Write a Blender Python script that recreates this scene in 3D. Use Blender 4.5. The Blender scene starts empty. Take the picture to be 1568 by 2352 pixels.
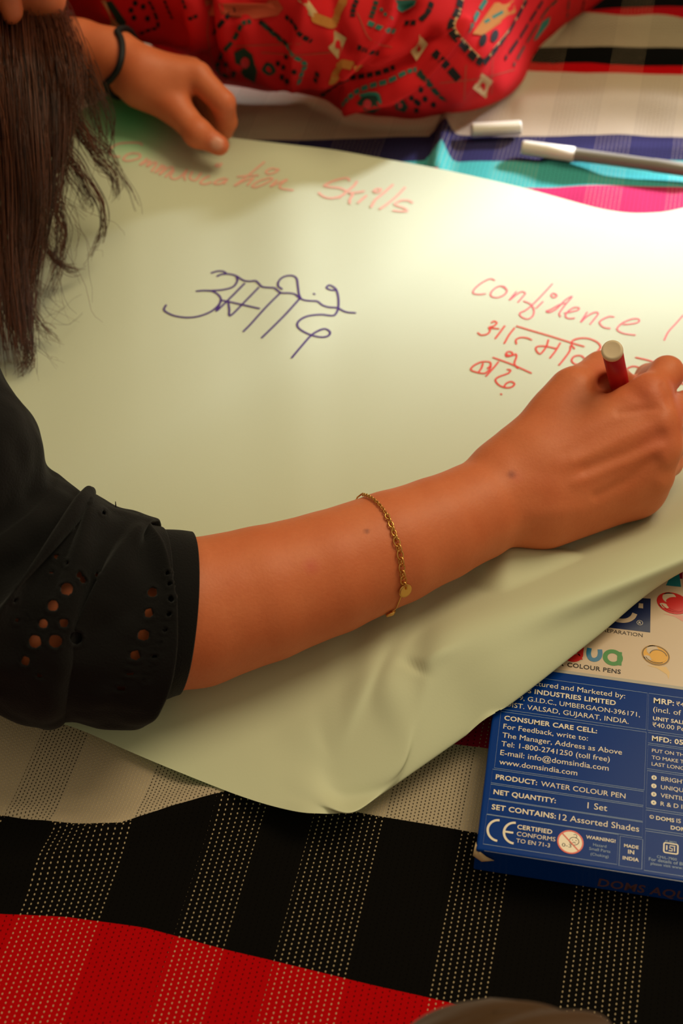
import bpy, bmesh, math, random
import numpy as np
from mathutils import Vector, Matrix, noise, geometry
from mathutils.bvhtree import BVHTree

random.seed(7); rng = np.random.default_rng(7)
SC = bpy.context.scene; COL = SC.collection
IW, IH = 1568, 2352
# ------------------------------------------------------------------ camera
LENS, PITCH, CAMH = 50.0, math.radians(48.5), 0.66
FPX = LENS / 36.0 * IH
cam_d = bpy.data.cameras.new('camera'); cam = bpy.data.objects.new('camera', cam_d); COL.objects.link(cam)
cam.location = (0, 0, CAMH); cam.rotation_euler = (math.pi / 2 - PITCH, 0, 0)
cam_d.lens = LENS; cam_d.sensor_fit = 'VERTICAL'; cam_d.sensor_height = 36; cam_d.sensor_width = 24
cam_d.clip_start = .01
cam_d.dof.use_dof = True; cam_d.dof.focus_distance = .775; cam_d.dof.aperture_fstop = 7.5
SC.camera = cam
# ------------------------------------------------------------------ light
w = bpy.data.worlds.new('room_light'); SC.world = w; w.use_nodes = True
bg = w.node_tree.nodes['Background']; bg.inputs[0].default_value = (1, .85, .54, 1)
_n, _l = w.node_tree.nodes, w.node_tree.links                 # a dim warm room: brighter overhead than near the floor
_tc = _n.new('ShaderNodeTexCoord'); _sx = _n.new('ShaderNodeSeparateXYZ'); _l.new(_tc.outputs['Generated'], _sx.inputs[0])
_mr = _n.new('ShaderNodeMapRange'); _vm = _n.new('ShaderNodeVectorMath'); _vm.operation = 'DOT_PRODUCT'; _l.new(_tc.outputs['Generated'], _vm.inputs[0]); _vm.inputs[1].default_value = (.2, .4, .89); _l.new(_vm.outputs['Value'], _mr.inputs[0])
_mr.inputs[1].default_value = -1; _mr.inputs[2].default_value = 1; _mr.inputs[3].default_value = .07; _mr.inputs[4].default_value = .52
_l.new(_mr.outputs[0], bg.inputs[1])

def area(name, loc, target, sx, sy, power, color, spread=180):
    l = bpy.data.lights.new(name, 'AREA'); l.shape = 'RECTANGLE'; l.size = sx; l.size_y = sy
    l.energy = power; l.color = color; l.spread = math.radians(spread)
    o = bpy.data.objects.new(name, l); COL.objects.link(o); o.location = loc
    o.rotation_euler = (Vector(target) - Vector(loc)).to_track_quat('-Z', 'Y').to_euler()
    return o
area('window_daylight', (1.15, 1.75, .62), (.20, .88, 0), .26, .11, 9.5, (.92, 1.0, 1.2), 60)

fill_light = area('added_fill_light', (1.15, 1.35, 2.3), (.25, .65, 0), 1.4, 1.4, 36, (1, .86, .56)); fill_light.data.shape = 'DISK'  # soft overhead fill, added for modelling
vs = SC.view_settings; vs.view_transform = 'Standard'; vs.look = 'None'; vs.exposure = 0.0; vs.gamma = 1.0
vs.use_curve_mapping = False

# ------------------------------------------------------------------ projection helpers (photo pixel + height -> place)
SP, CP = math.sin(PITCH), math.cos(PITCH)
def P(px, py, z=0.0):
    dx = (px - 784) / FPX; dy = (1176 - py) / FPX
    t = (CAMH - z) / (SP - dy * CP)
    return Vector((dx * t, (CP + dy * SP) * t, z))
def ray(px, py):
    dx = (px - 784) / FPX; dy = (1176 - py) / FPX
    return Vector((dx, CP + dy * SP, -SP + dy * CP))
def Pd(px, py, d):
    return Vector((0, 0, CAMH)) + ray(px, py) * d
def proj(v):
    x, y, z = v[0], v[1], v[2] - CAMH
    d = y * CP - z * SP
    u = y * SP + z * CP
    return 784 + FPX * x / d, 1176 - FPX * u / d, d
def projn(V):
    x, y, z = V[:, 0], V[:, 1], V[:, 2] - CAMH
    d = np.maximum(y * CP - z * SP, 1e-3)
    u = y * SP + z * CP
    return 784 + FPX * x / d, 1176 - FPX * u / d, d

# ------------------------------------------------------------------ materials
def lin(c):
    if isinstance(c, str):
        c = [int(c[i:i + 2], 16) / 255 for i in (0, 2, 4)]
    return tuple(x / 12.92 if x <= .04045 else ((x + .055) / 1.055) ** 2.4 for x in c)
def mat(name, c, rough=.6, spec=.3, metal=0, bump=None, sss=0, sheen=0, coat=0):
    m = bpy.data.materials.new(name); m.use_nodes = True
    b = m.node_tree.nodes['Principled BSDF']
    b.inputs['Base Color'].default_value = (*lin(c), 1); b.inputs['Roughness'].default_value = rough
    b.inputs['Specular IOR Level'].default_value = spec; b.inputs['Metallic'].default_value = metal
    if sss:
        b.inputs['Subsurface Weight'].default_value = sss
        b.inputs['Subsurface Radius'].default_value = (.006, .0022, .0012); b.inputs['Subsurface Scale'].default_value = 1
    if sheen: b.inputs['Sheen Weight'].default_value = sheen
    if coat: b.inputs['Coat Weight'].default_value = coat; b.inputs['Coat Roughness'].default_value = .08
    if bump:
        N = m.node_tree.nodes; L = m.node_tree.links
        g = N.new('ShaderNodeNewGeometry'); t = N.new('ShaderNodeTexNoise'); t.inputs['Scale'].default_value = bump[0]
        t.inputs['Detail'].default_value = 4
        L.new(g.outputs['Position'], t.inputs['Vector'])
        bp = N.new('ShaderNodeBump'); bp.inputs['Strength'].default_value = bump[1]; bp.inputs['Distance'].default_value = bump[2]
        L.new(t.outputs['Fac'], bp.inputs['Height']); L.new(bp.outputs['Normal'], b.inputs['Normal'])
    return m
class NG:
    """small node-graph helper"""
    def __init__(s, m): s.m = m; s.N = m.node_tree.nodes; s.L = m.node_tree.links; s.b = s.N['Principled BSDF']
    def new(s, t, **k):
        n = s.N.new(t)
        for a, v in k.items(): setattr(n, a, v)
        return n
    def put(s, sock, v):
        if hasattr(v, 'is_output'): s.L.new(v, sock)
        else: sock.default_value = v
    def math(s, op, a, b=None, c=None):
        n = s.new('ShaderNodeMath', operation=op)
        s.put(n.inputs[0], a)
        if b is not None: s.put(n.inputs[1], b)
        if c is not None: s.put(n.inputs[2], c)
        return n.outputs[0]
    def attr(s, name, out='Fac'):
        n = s.new('ShaderNodeAttribute'); n.attribute_name = name; return n.outputs[out]
    def mix(s, f, a, b, blend='MIX'):
        n = s.new('ShaderNodeMix', data_type='RGBA', blend_type=blend)
        s.put(n.inputs[0], f); s.put(n.inputs[6], a); s.put(n.inputs[7], b)
        return n.outputs[2]
    def ramp(s, f, stops, interp='CONSTANT'):
        n = s.new('ShaderNodeValToRGB'); cr = n.color_ramp; cr.interpolation = interp
        while len(cr.elements) < len(stops): cr.elements.new(.5)
        for e, (p, c) in zip(cr.elements, stops):
            e.position = p; e.color = (*c, 1)
        s.put(n.inputs[0], f); return n.outputs[0]
    def noise(s, scale, detail=2, vec=None):
        n = s.new('ShaderNodeTexNoise'); n.inputs['Scale'].default_value = scale; n.inputs['Detail'].default_value = detail
        if vec is not None: s.L.new(vec, n.inputs['Vector'])
        return n.outputs['Fac']

# ------------------------------------------------------------------ object helpers
def mesh_obj(name, V, Fc, mats, parent=None, smooth=True, fmat=None):
    me = bpy.data.meshes.new(name)
    me.from_pydata([tuple(v) for v in V], [], [tuple(int(i) for i in f) for f in Fc]); me.update()
    for m in (mats if isinstance(mats, (list, tuple)) else [mats]): me.materials.append(m)
    if smooth: me.polygons.foreach_set('use_smooth', [True] * len(me.polygons))
    if fmat is not None: me.polygons.foreach_set('material_index', [int(x) for x in fmat])
    o = bpy.data.objects.new(name, me); COL.objects.link(o)
    if parent: attach(o, parent)
    return o
def attach(o, parent):
    o.parent = parent
    o.matrix_parent_inverse = Matrix.Translation(-Vector(parent.location)) if parent.type == 'EMPTY' else Matrix.Identity(4)
def empty(name, loc, label, cat, group=None):
    o = bpy.data.objects.new(name, None); COL.objects.link(o); o.location = loc; o.empty_display_size = .02
    return tag(o, label, cat, group)
def tag(o, label, cat, group=None, kind=None):
    o['label'] = label; o['category'] = cat
    if group: o['group'] = group
    if kind: o['kind'] = kind
    return o
class MB:
    def __init__(s): s.V = []; s.F = []; s.M = []
    def add(s, V, F, m=0):
        b = len(s.V); s.V += [Vector(v) for v in V]; s.F += [tuple(i + b for i in f) for f in F]; s.M += [m] * len(F)
    def tube(s, pts, rad, n=12, m=0, caps=True, closed=False):
        pts = [Vector(p) for p in pts]; k = len(pts)
        if not hasattr(rad, '__len__'): rad = [rad] * k
        up = None; V = []
        for i, p in enumerate(pts):
            a = pts[i - 1] if (i or closed) else p; b = pts[(i + 1) % k] if (i < k - 1 or closed) else p
            t = (b - a).normalized()
            if up is None: up = t.orthogonal().normalized()
            up = (up - t * up.dot(t)).normalized(); sd = t.cross(up)
            for j in range(n):
                c = 2 * math.pi * j / n
                V.append(p + (up * math.cos(c) + sd * math.sin(c)) * rad[i])
        F = []
        for i in range(k if closed else k - 1):
            i2 = (i + 1) % k
            for j in range(n):
                j2 = (j + 1) % n
                F.append((i * n + j, i * n + j2, i2 * n + j2, i2 * n + j))
        if caps and not closed:
            F.append(tuple(range(n))[::-1]); F.append(tuple((k - 1) * n + j for j in range(n)))
        s.add(V, F, m)
    def build(s, name, mats, parent=None, smooth=True):
        return mesh_obj(name, s.V, s.F, mats, parent, smooth, s.M)
def crom(pts, n=8, closed=False):
    """Catmull-Rom through points (any dimension)"""
    A = np.array(pts, float)
    if len(A) < 3 and not closed:
        return [tuple(A[0] + (A[-1] - A[0]) * t) for t in np.linspace(0, 1, n + 1)]
    E = np.vstack([A[-1:], A, A[:2]]) if closed else np.vstack([2 * A[0] - A[1], A, 2 * A[-1] - A[-2]])
    out = []
    for i in range(1, len(E) - 2):
        p0, p1, p2, p3 = E[i - 1], E[i], E[i + 1], E[i + 2]
        for t in np.arange(n) / n:
            out.append(.5 * (2 * p1 + (p2 - p0) * t + (2 * p0 - 5 * p1 + 4 * p2 - p3) * t * t + (3 * p1 - p0 - 3 * p2 + p3) * t ** 3))
    if not closed: out.append(A[-1])
    return [tuple(q) for q in out]
def crgrid(G, nu, nv):
    """G[row][col] of vectors -> dense surface"""
    rows = [crom(r, nu) for r in G]
    cols = list(zip(*rows))
    cols = [crom(c, nv) for c in cols]
    A = np.array(cols)           # [col][row][3]
    return A.transpose(1, 0, 2)  # [row][col][3]
def grid_faces(nr, nc, flip=False):
    F = []
    for i in range(nr - 1):
        for j in range(nc - 1):
            q = (i * nc + j, i * nc + j + 1, (i + 1) * nc + j + 1, (i + 1) * nc + j)
            F.append(q[::-1] if flip else q)
    return F
def seg_dist(px, py, poly):
    """pixel distance of arrays to a polyline"""
    best = np.full(px.shape, 1e9)
    for (ax, ay), (bx, by) in zip(poly[:-1], poly[1:]):
        dx, dy = bx - ax, by - ay; L = dx * dx + dy * dy + 1e-9
        t = np.clip(((px - ax) * dx + (py - ay) * dy) / L, 0, 1)
        best = np.minimum(best, np.hypot(px - ax - t * dx, py - ay - t * dy))
    return best
def bvh_of(o):
    me = o.data; M = o.matrix_basis
    return BVHTree.FromPolygons([tuple(v.co) for v in me.vertices], [tuple(p.vertices) for p in me.polygons])
def hit(bvh, px, py):
    r = ray(px, py).normalized()
    loc, nor, idx, d = bvh.ray_cast(Vector((0, 0, CAMH)), r)
    if loc is None: return None, None
    if nor.dot(r) > 0: nor = -nor
    return loc, nor
def stroke(mb, bvh, pts, width, m, off=.0003, n=7, taper=False, smooth=True, dash=None):
    """a ribbon of ink lying on a surface, following photo points"""
    q = crom(pts, n) if smooth else pts
    H = [hit(bvh, *p) for p in q]
    H = [h for h in H if h[0] is not None]
    if len(H) < 2: return
    V = []; k = len(H)
    for i, (l, nr) in enumerate(H):
        t = (H[min(i + 1, k - 1)][0] - H[max(i - 1, 0)][0])
        sd = t.cross(nr)
        if sd.length < 1e-9: sd = Vector((1, 0, 0))
        sd.normalize(); wd = width / 2
        if taper: wd *= .55 + .45 * math.sin(math.pi * (i + .6) / (k + .2))
        V += [l + nr * off + sd * wd, l + nr * off - sd * wd]
    Fq = [(2 * i, 2 * i + 1, 2 * i + 3, 2 * i + 2) for i in range(k - 1)]
    if dash: Fq = [f for i, f in enumerate(Fq) if (i % dash[0]) < dash[1]]
    mb.add(V, Fq, m)
    # rounded ends
    for l, nr in ((H[0]), (H[-1])):
        if dash: break
        a = nr.orthogonal().normalized(); b = nr.cross(a)
        mb.add([l + nr * off + (a * math.cos(c) + b * math.sin(c)) * width / 2 * (.6 if taper else 1) for c in np.arange(8) * math.pi / 4], [tuple(range(8))], m)
def blob(mb, bvh, poly, m, off=.0004, res=5):
    """filled printed patch lying on a surface, outline in photo pixels (convex-ish)"""
    cx = sum(p[0] for p in poly) / len(poly); cy = sum(p[1] for p in poly) / len(poly)
    V = []; n = len(poly)
    for k in range(res + 1):
        f = k / res
        for (x, y) in poly:
            l, nr = hit(bvh, cx + (x - cx) * f, cy + (y - cy) * f)
            if l is None: return
            V.append(l + nr * off)
    F = [(k * n + j, k * n + (j + 1) % n, (k + 1) * n + (j + 1) % n, (k + 1) * n + j) for k in range(res) for j in range(n)]
    mb.add(V, F, m)
def ell(cx, cy, rx, ry, rot=0, n=16):
    c, s = math.cos(rot), math.sin(rot)
    return [(cx + rx * math.cos(a) * c - ry * math.sin(a) * s, cy + rx * math.cos(a) * s + ry * math.sin(a) * c) for a in np.arange(n) * 2 * math.pi / n]
def join_print(o, mb, mats):
    """printing joins its thing's own mesh"""
    me = o.data; base = len(me.materials)
    p = mb.build('print', mats, None, True)
    for m in mats: me.materials.append(m)
    base = base if mats else 0
    bm = bmesh.new(); bm.from_mesh(me); nf = len(bm.faces)
    bm.from_mesh(p.data); bm.faces.ensure_lookup_table()
    for f in bm.faces[nf:]: f.material_index += base
    bm.to_mesh(me); bm.free()
    d = p.data; bpy.data.objects.remove(p); bpy.data.meshes.remove(d)

# ------------------------------------------------------------------ implicit bodies -> one continuous skin
class Vol:
    def __init__(s, lo, hi, h):
        s.lo = np.array(lo, float); s.h = h
        s.n = np.ceil((np.array(hi, float) - s.lo) / h).astype(int) + 1
        s.F = np.full(s.n, .03, np.float32)
    def _sub(s, lo, hi):
        a = np.clip(np.floor((lo - s.lo) / s.h).astype(int), 0, s.n); b = np.clip(np.ceil((hi - s.lo) / s.h).astype(int) + 1, 0, s.n)
        if (b <= a).any(): return None
        sl = tuple(slice(x, y) for x, y in zip(a, b))
        ax = [(s.lo[i] + s.h * np.arange(a[i], b[i])).astype(np.float32) for i in range(3)]
        return sl, ax
    def _blend(s, sl, d, k, op):
        f = s.F[sl]
        if op == 'cut':
            d = -d; hh = np.clip(.5 - .5 * (d - f) / k, 0, 1) if False else np.clip(.5 - .5 * (f - d) / k, 0, 1)
            s.F[sl] = f * (1 - hh) + d * hh + k * hh * (1 - hh)
        else:
            hh = np.clip(.5 + .5 * (f - d) / k, 0, 1)
            s.F[sl] = f * (1 - hh) + d * hh - k * hh * (1 - hh)
    def cone(s, a, b, ra, rb, k=.006, flat=None, op='add'):
        a = np.array(a, float); b = np.array(b, float); m = max(ra, rb) + .02 + k
        r = s._sub(np.minimum(a, b) - m, np.maximum(a, b) + m)
        if r is None: return
        sl, (X, Y, Z) = r
        X = X[:, None, None]; Y = Y[None, :, None]; Z = Z[None, None, :]
        ab = b - a; L = ab.dot(ab) + 1e-12
        t = np.clip(((X - a[0]) * ab[0] + (Y - a[1]) * ab[1] + (Z - a[2]) * ab[2]) / L, 0, 1)
        qx = X - a[0] - t * ab[0]; qy = Y - a[1] - t * ab[1]; qz = Z - a[2] - t * ab[2]
        f = 1
        if flat is not None:
            n = np.array(flat[0], float); n /= np.linalg.norm(n); f = flat[1]
            c = (qx * n[0] + qy * n[1] + qz * n[2]) * (1 / f - 1)
            qx = qx + c * n[0]; qy = qy + c * n[1]; qz = qz + c * n[2]
        d = (np.sqrt(qx * qx + qy * qy + qz * qz) - (ra + t * (rb - ra))) * min(1, f + .15 if f < 1 else 1)
        s._blend(sl, d.astype(np.float32), k, op)
    def ball(s, c, r, k=.006, op='add', flat=None):
        c = np.array(c, float); s.cone(c, c + np.array([1e-5, 0, 0]), r, r, k, flat, op)
    def chain(s, pts, rad, k=.006, flat=None):
        for i in range(len(pts) - 1): s.cone(pts[i], pts[i + 1], rad[i], rad[i + 1], k, flat)
    def mesh(s, relax=2):
        F = s.F; S = F < 0
        c = sum(S[i:F.shape[0] - 1 + i, j:F.shape[1] - 1 + j, k:F.shape[2] - 1 + k].astype(np.int8) for i in (0, 1) for j in (0, 1) for k in (0, 1))
        act = (c > 0) & (c < 8); I = np.argwhere(act); idx = np.full(act.shape, -1, int); idx[act] = np.arange(len(I))
        pos = np.zeros((len(I), 3)); cnt = np.zeros(len(I))
        for ax in range(3):
            o1, o2 = [(1, 2), (0, 2), (0, 1)][ax]
            for u in (0, 1):
                for v in (0, 1):
                    A = np.zeros(3, int); A[o1] = u; A[o2] = v; B = A.copy(); B[ax] = 1
                    fa = F[tuple((I + A).T)]; fb = F[tuple((I + B).T)]
                    x = (fa < 0) != (fb < 0)
                    t = np.where(x, fa / np.where(x, fa - fb, 1), 0)
                    q = np.tile(A.astype(float), (len(I), 1)); q[:, ax] += t
                    pos += q * x[:, None]; cnt += x
        V = s.lo + s.h * (I + pos / np.maximum(cnt, 1)[:, None])
        Q = []
        for ax in range(3):
            o1, o2 = [(1, 2), (2, 0), (0, 1)][ax]
            n = list(F.shape); sa = [slice(None)] * 3; sb = [slice(None)] * 3
            sa[ax] = slice(0, n[ax] - 1); sb[ax] = slice(1, n[ax])
            x = S[tuple(sa)] != S[tuple(sb)]
            E = np.argwhere(x); E = E[(E[:, o1] > 0) & (E[:, o2] > 0) & (E[:, o1] < n[o1] - 1) & (E[:, o2] < n[o2] - 1)]
            ins = S[tuple(E.T)]
            d1 = np.zeros(3, int); d1[o1] = 1; d2 = np.zeros(3, int); d2[o2] = 1
            a = idx[tuple((E - d1 - d2).T)]; b = idx[tuple((E - d2).T)]; cc = idx[tuple(E.T)]; d = idx[tuple((E - d1).T)]
            q = np.stack([a, b, cc, d], 1); q[~ins] = q[~ins][:, ::-1]
            Q.append(q)
        Q = np.vstack(Q); Q = Q[(Q >= 0).all(1)]
        for _ in range(relax):
            acc = np.zeros_like(V); n = np.zeros(len(V))
            for i in range(4):
                np.add.at(acc, Q[:, i], V[Q[:, (i + 1) % 4]]); np.add.at(n, Q[:, i], 1)
                np.add.at(acc, Q[:, i], V[Q[:, (i - 1) % 4]]); np.add.at(n, Q[:, i], 1)
            V = V * .5 + .5 * acc / np.maximum(n, 1)[:, None]
        return V, Q
def merge(parts):
    V = []; Q = []; b = 0
    for v, q in parts: V.append(v); Q.append(q + b); b += len(v)
    return np.vstack(V), np.vstack(Q)

def vnoise(V, scale, amp, seed=0):
    """displacement amounts from smooth noise"""
    return np.array([noise.noise(Vector((v[0] * scale + seed, v[1] * scale - seed, v[2] * scale))) for v in V]) * amp
def normals_of(V, Q):
    V = np.asarray(V); Q = np.asarray(Q); n = np.zeros_like(V)
    fn = np.cross(V[Q[:, 2]] - V[Q[:, 0]], V[Q[:, 3]] - V[Q[:, 1]])
    for i in range(4): np.add.at(n, Q[:, i], fn)
    return n / np.maximum(np.linalg.norm(n, axis=1), 1e-12)[:, None]

# ================================================================== THE SETTING
m_floor = mat('cement_floor', '8a7f72', .7, bump=(60, .2, .002))
fl = mesh_obj('floor', [(-3, -1.5, -.012), (3.5, -1.5, -.012), (3.5, 4, -.012), (-3, 4, -.012), (-3, -1.5, -.1), (3.5, -1.5, -.1), (3.5, 4, -.1), (-3, 4, -.1)],
              [(0, 1, 2, 3), (7, 6, 5, 4), (0, 4, 5, 1), (1, 5, 6, 2), (2, 6, 7, 3), (3, 7, 4, 0)], m_floor, smooth=False)
fl['kind'] = 'structure'
m_blocker = mat('blocker_cream', 'b9a88c', .8, bump=(40, .15, .002))
def blocker_with_opening(x0, x1, z1, ox0, ox1, oz0, oz1, y0, y1):
    xs_, zs_ = [x0, ox0, ox1, x1], [-.012, oz0, oz1, z1]; V = [(x, y, z) for y in (y0, y1) for z in zs_ for x in xs_]; F_ = []
    ix = lambda k, r, c: k * 16 + r * 4 + c
    for r in range(3):
        for c in range(3):
            if r == 1 and c == 1: continue
            F_ += [(ix(0, r, c), ix(0, r, c + 1), ix(0, r + 1, c + 1), ix(0, r + 1, c)), (ix(1, r, c), ix(1, r + 1, c), ix(1, r + 1, c + 1), ix(1, r, c + 1))]
    for (a, b) in (((1, 1), (1, 2)), ((1, 2), (2, 2)), ((2, 2), (2, 1)), ((2, 1), (1, 1))): F_.append((ix(0, *b), ix(0, *a), ix(1, *a), ix(1, *b)))
    for ring_ in ([(0, 0), (0, 1), (0, 2), (0, 3), (1, 3), (2, 3), (3, 3), (3, 2), (3, 1), (3, 0), (2, 0), (1, 0)],):
        for a, b in zip(ring_, ring_[1:] + ring_[:1]): F_.append((ix(0, *a), ix(0, *b), ix(1, *b), ix(1, *a))[::-1])
    return mesh_obj('added_blocker_wall', V, F_, m_blocker, smooth=False)
wl = blocker_with_opening(  .36, 2.2, .72, .49, 1.3, .220, .362, 1.262, 1.33)          # unseen blocker added beyond the sheet; its opening shapes the daylight beam
wl['kind'] = 'structure'

# ================================================================== STRIPED BEDSHEET
BOUND = [  # stripe borders, near to far, as photo polylines
    [(-900, 1990), (0, 2098), (150, 2104), (330, 2130), (480, 2170), (620, 2205), (800, 2250), (1060, 2310), (1300, 2365), (1568, 2425), (2600, 2660)],
    [(-900, 1760), (0, 1873), (120, 1890), (258, 1906), (400, 1860), (540, 1822), (620, 1832), (816, 1861), (1081, 1908), (1568, 1985), (2600, 2140)],
    [(-900, 1430), (0, 1540), (1040, 1703), (1110, 1712), (1568, 1780), (2600, 1930)],
    [(-900, 840), (0, 860), (1568, 930), (2600, 980)],
    [(-900, 395), (400, 398), (900, 398), (1000, 408), (1100, 420), (1170, 424), (1300, 423), (1568, 430), (2600, 445)],
    [(-900, 365), (400, 368), (900, 372), (975, 369), (1010, 345), (1045, 371), (1180, 367), (1300, 374), (1480, 364), (1568, 362), (2600, 366)],
    [(-900, 310), (480, 322), (540, 318), (800, 313), (985, 310), (1012, 289), (1040, 304), (1100, 310), (1280, 308), (1420, 305), (1568, 310), (2600, 318)],
    [(-900, 150), (500, 154), (1180, 158), (1400, 155), (1568, 157), (2600, 166)],
    [(-900, 122), (1210, 124), (1400, 138), (1568, 139), (2600, 148)],
    [(-900, 96), (1220, 101), (1568, 104), (2600, 112)],
    [(-900, 50), (1220, 66), (1330, 53), (1400, 52), (1470, 59), (1568, 62), (2600, 66)],
    [(-900, 20), (1220, 34), (1390, 20), (1480, 15), (1568, 14), (2600, 12)],
    [(-900, -160), (2600, -160)],
]
SCOL = ['b3060a', '0f0d0b', 'b3a189', 'a10f30', 'b22f56', '48a29c', '332f52', 'b8a68f', 'b50a10', '0d0d0b', '9a8a70', 'a00c14', '0d0c0b', '9a8a70']
m_sheet = mat('striped_cotton', 'ffffff', .9, .02)
g = NG(m_sheet)
st = g.attr('stripe')
ns = len(SCOL)
stripec = g.ramp(g.math('DIVIDE', st, float(ns)), [(i / ns, lin(c)) for i, c in enumerate(SCOL)])
U = g.attr('weft'); Vv = g.attr('warp')
# warp bands: white threads / black threads
def uof(px, py): 
    a = math.radians(13); q = P(px, py, 0); return q.x * math.cos(a) - q.y * math.sin(a)
bands = [(-520, -380), (-250, -60), (55, 250), (430, 556), (668, 845), (1030, 1158), (1305, 1490), (1650, 1775), (1900, 2090)]
ub = []
for a, b in bands: ub += [(uof(a, 2025), 1), (uof(b, 2025), 0)]
U0, U1 = ub[0][0] - .05, ub[-1][0] + .05
far_u = (P(1500, 60).x + .3)
bandf = g.ramp(g.math('DIVIDE', g.math('SUBTRACT', U, U0), U1 - U0), [(0, (0, 0, 0))] + [((u - U0) / (U1 - U0), (k, k, k)) for u, k in ub])
cream = g.math('MULTIPLY', g.math('GREATER_THAN', st, 2.0), g.math('LESS_THAN', st, 3.0))
su = g.math('ADD', 310.0, g.math('MULTIPLY', cream, 190.0)); sv = g.math('ADD', 400.0, g.math('MULTIPLY', cream, 100.0))
cu = g.math('MULTIPLY', U, su); cv = g.math('MULTIPLY', Vv, sv)
cv2 = g.math('ADD', cv, g.math('MULTIPLY', g.math('FLOORED_MODULO', g.math('FLOOR', cu), 2.0), .5))
fu = g.math('SUBTRACT', g.math('FRACT', cu), .5); fv = g.math('SUBTRACT', g.math('FRACT', cv2), .5)
dd = g.math('ADD', g.math('POWER', g.math('DIVIDE', fu, g.math('ADD', .105, g.math('MULTIPLY', cream, .085))), 2.0), g.math('POWER', g.math('DIVIDE', fv, g.math('ADD', .21, g.math('MULTIPLY', cream, .08))), 2.0))
dn = g.noise(900, 1, g.new('ShaderNodeNewGeometry').outputs['Position'])
dot = g.math('LESS_THAN', dd, g.math('ADD', .45, dn))
threadc = g.mix(bandf, (*lin('0b0908'), 1), (*lin('c4ad8a'), 1))
# black thread only shows outside the black stripe, weakly on red
col = g.mix(g.math('MULTIPLY', dot, .82), stripec, threadc)
fuz = g.noise(1400, 2, g.new('ShaderNodeNewGeometry').outputs['Position'])
col = g.mix(.35, col, g.mix(fuz, (.5, .5, .5, 1), (1.2, 1.2, 1.2, 1)), 'MULTIPLY')
# far bands read as slightly different tints where single threads are too fine
g.L.new(col, g.b.inputs['Base Color'])
bp = g.new('ShaderNodeBump'); bp.inputs['Strength'].default_value = .35; bp.inputs['Distance'].default_value = .0006
g.L.new(g.math('ADD', g.math('SUBTRACT', 1.5, g.math('MINIMUM', dd, 1.5)), fuz), bp.inputs['Height']); g.L.new(bp.outputs[0], g.b.inputs['Normal'])

xs = np.concatenate([np.arange(-1.2, -.42, .03), np.arange(-.42, .62, .0045), np.arange(.62, 1.5, .03)])
ys = np.concatenate([np.arange(-.2, .2, .03), np.arange(.2, 1.0, .0055), np.arange(1.0, 1.55, .008), np.arange(1.55, 2.6, .03)])
X, Y = np.meshgrid(xs, ys); V = np.stack([X.ravel(), Y.ravel(), np.zeros(X.size)], 1)
px, py, dd_ = projn(V)
stp = np.zeros(len(V)); yb = [np.interp(px, [q[0] for q in b], [q[1] for q in b]) for b in BOUND]
stp = np.where(py >= yb[0], .5, stp)
for k in range(len(BOUND) - 1):
    sel = (py < yb[k]) & (py >= yb[k + 1])
    d1 = (yb[k] - py) / 120; d2 = (py - yb[k + 1]) / 120
    stp = np.where(sel, np.where(d1 < d2, k + 1 + np.minimum(d1, .5), k + 2 - np.minimum(d2, .499)), stp)
stp = np.where(py < yb[0], stp, np.clip(1 - (py - yb[0]) / 120, .02, .999))
stp = np.where(py < yb[-1], 13.5, stp); stp = np.clip(stp, .02, 13.9)
z = np.zeros(len(V))
RIDGES = [  # photo polyline, height m, half width px
    ([(1035, 225), (1022, 290), (1012, 345), (1000, 400)], .012, 17),
    ([(-60, 1995), (60, 1985), (150, 1955), (300, 1890), (420, 1850), (540, 1815)], .006, 42),
    ([(540, 275), (620, 258), (700, 240)], .003, 16), ([(560, 300), (700, 275), (760, 268)], .002, 14),
    ([(1160, 430), (1400, 395), (1600, 380)], -.003, 22), ([(1260, 365), (1420, 340), (1600, 335)], .003, 12),
    ([(1200, 240), (1400, 228), (1600, 245)], .006, 25), ([(1180, 120), (1350, 145), (1600, 148)], -.006, 16),
    ([(1300, 50), (1450, 62), (1600, 45)], .012, 16), ([(1060, 1750), (1110, 1742)], .002, 16),
    ([(0, 1850), (120, 1880), (258, 1900)], .003, 14),
]
for pl, hgt, wd in RIDGES: z += hgt * np.exp(-(seg_dist(px, py, pl) / wd) ** 2)
z += .004 * np.array([noise.noise(Vector((v[0] * 7, v[1] * 7, 3.3))) for v in V]) + .0012 * np.array([noise.noise(Vector((v[0] * 30, v[1] * 22, 1.3))) for v in V]) - .003
# the sheet rises over the padding toward the far side
nearbox = (V[:, 0] > .05) & (V[:, 0] < .42) & (V[:, 1] > .3) & (V[:, 1] < .7)
z = np.where(nearbox, np.minimum(z, .0), z)
inside = (V[:, 0] > -.45) & (V[:, 1] < 1.02) & (py < yb[2] + 60)
z = np.where(inside & (py > 520), np.minimum(z, .0), z)
V[:, 2] = z
sheet = mesh_obj('bedsheet', V, grid_faces(len(ys), len(xs)), m_sheet)
a13 = math.radians(13)
for nm, arr in (('stripe', stp), ('weft', V[:, 0] * math.cos(a13) - V[:, 1] * math.sin(a13)), ('warp', V[:, 0] * math.sin(a13) + V[:, 1] * math.cos(a13))):
    sheet.data.attributes.new(nm, 'FLOAT', 'POINT').data.foreach_set('value', arr.astype(np.float32))
tag(sheet, 'woven cotton bedsheet with red, black, cream, navy, teal and pink stripes under everything', 'bedsheet')
sm = sheet.modifiers.new('thickness', 'SOLIDIFY'); sm.thickness = .0012; sm.offset = -1

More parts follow.
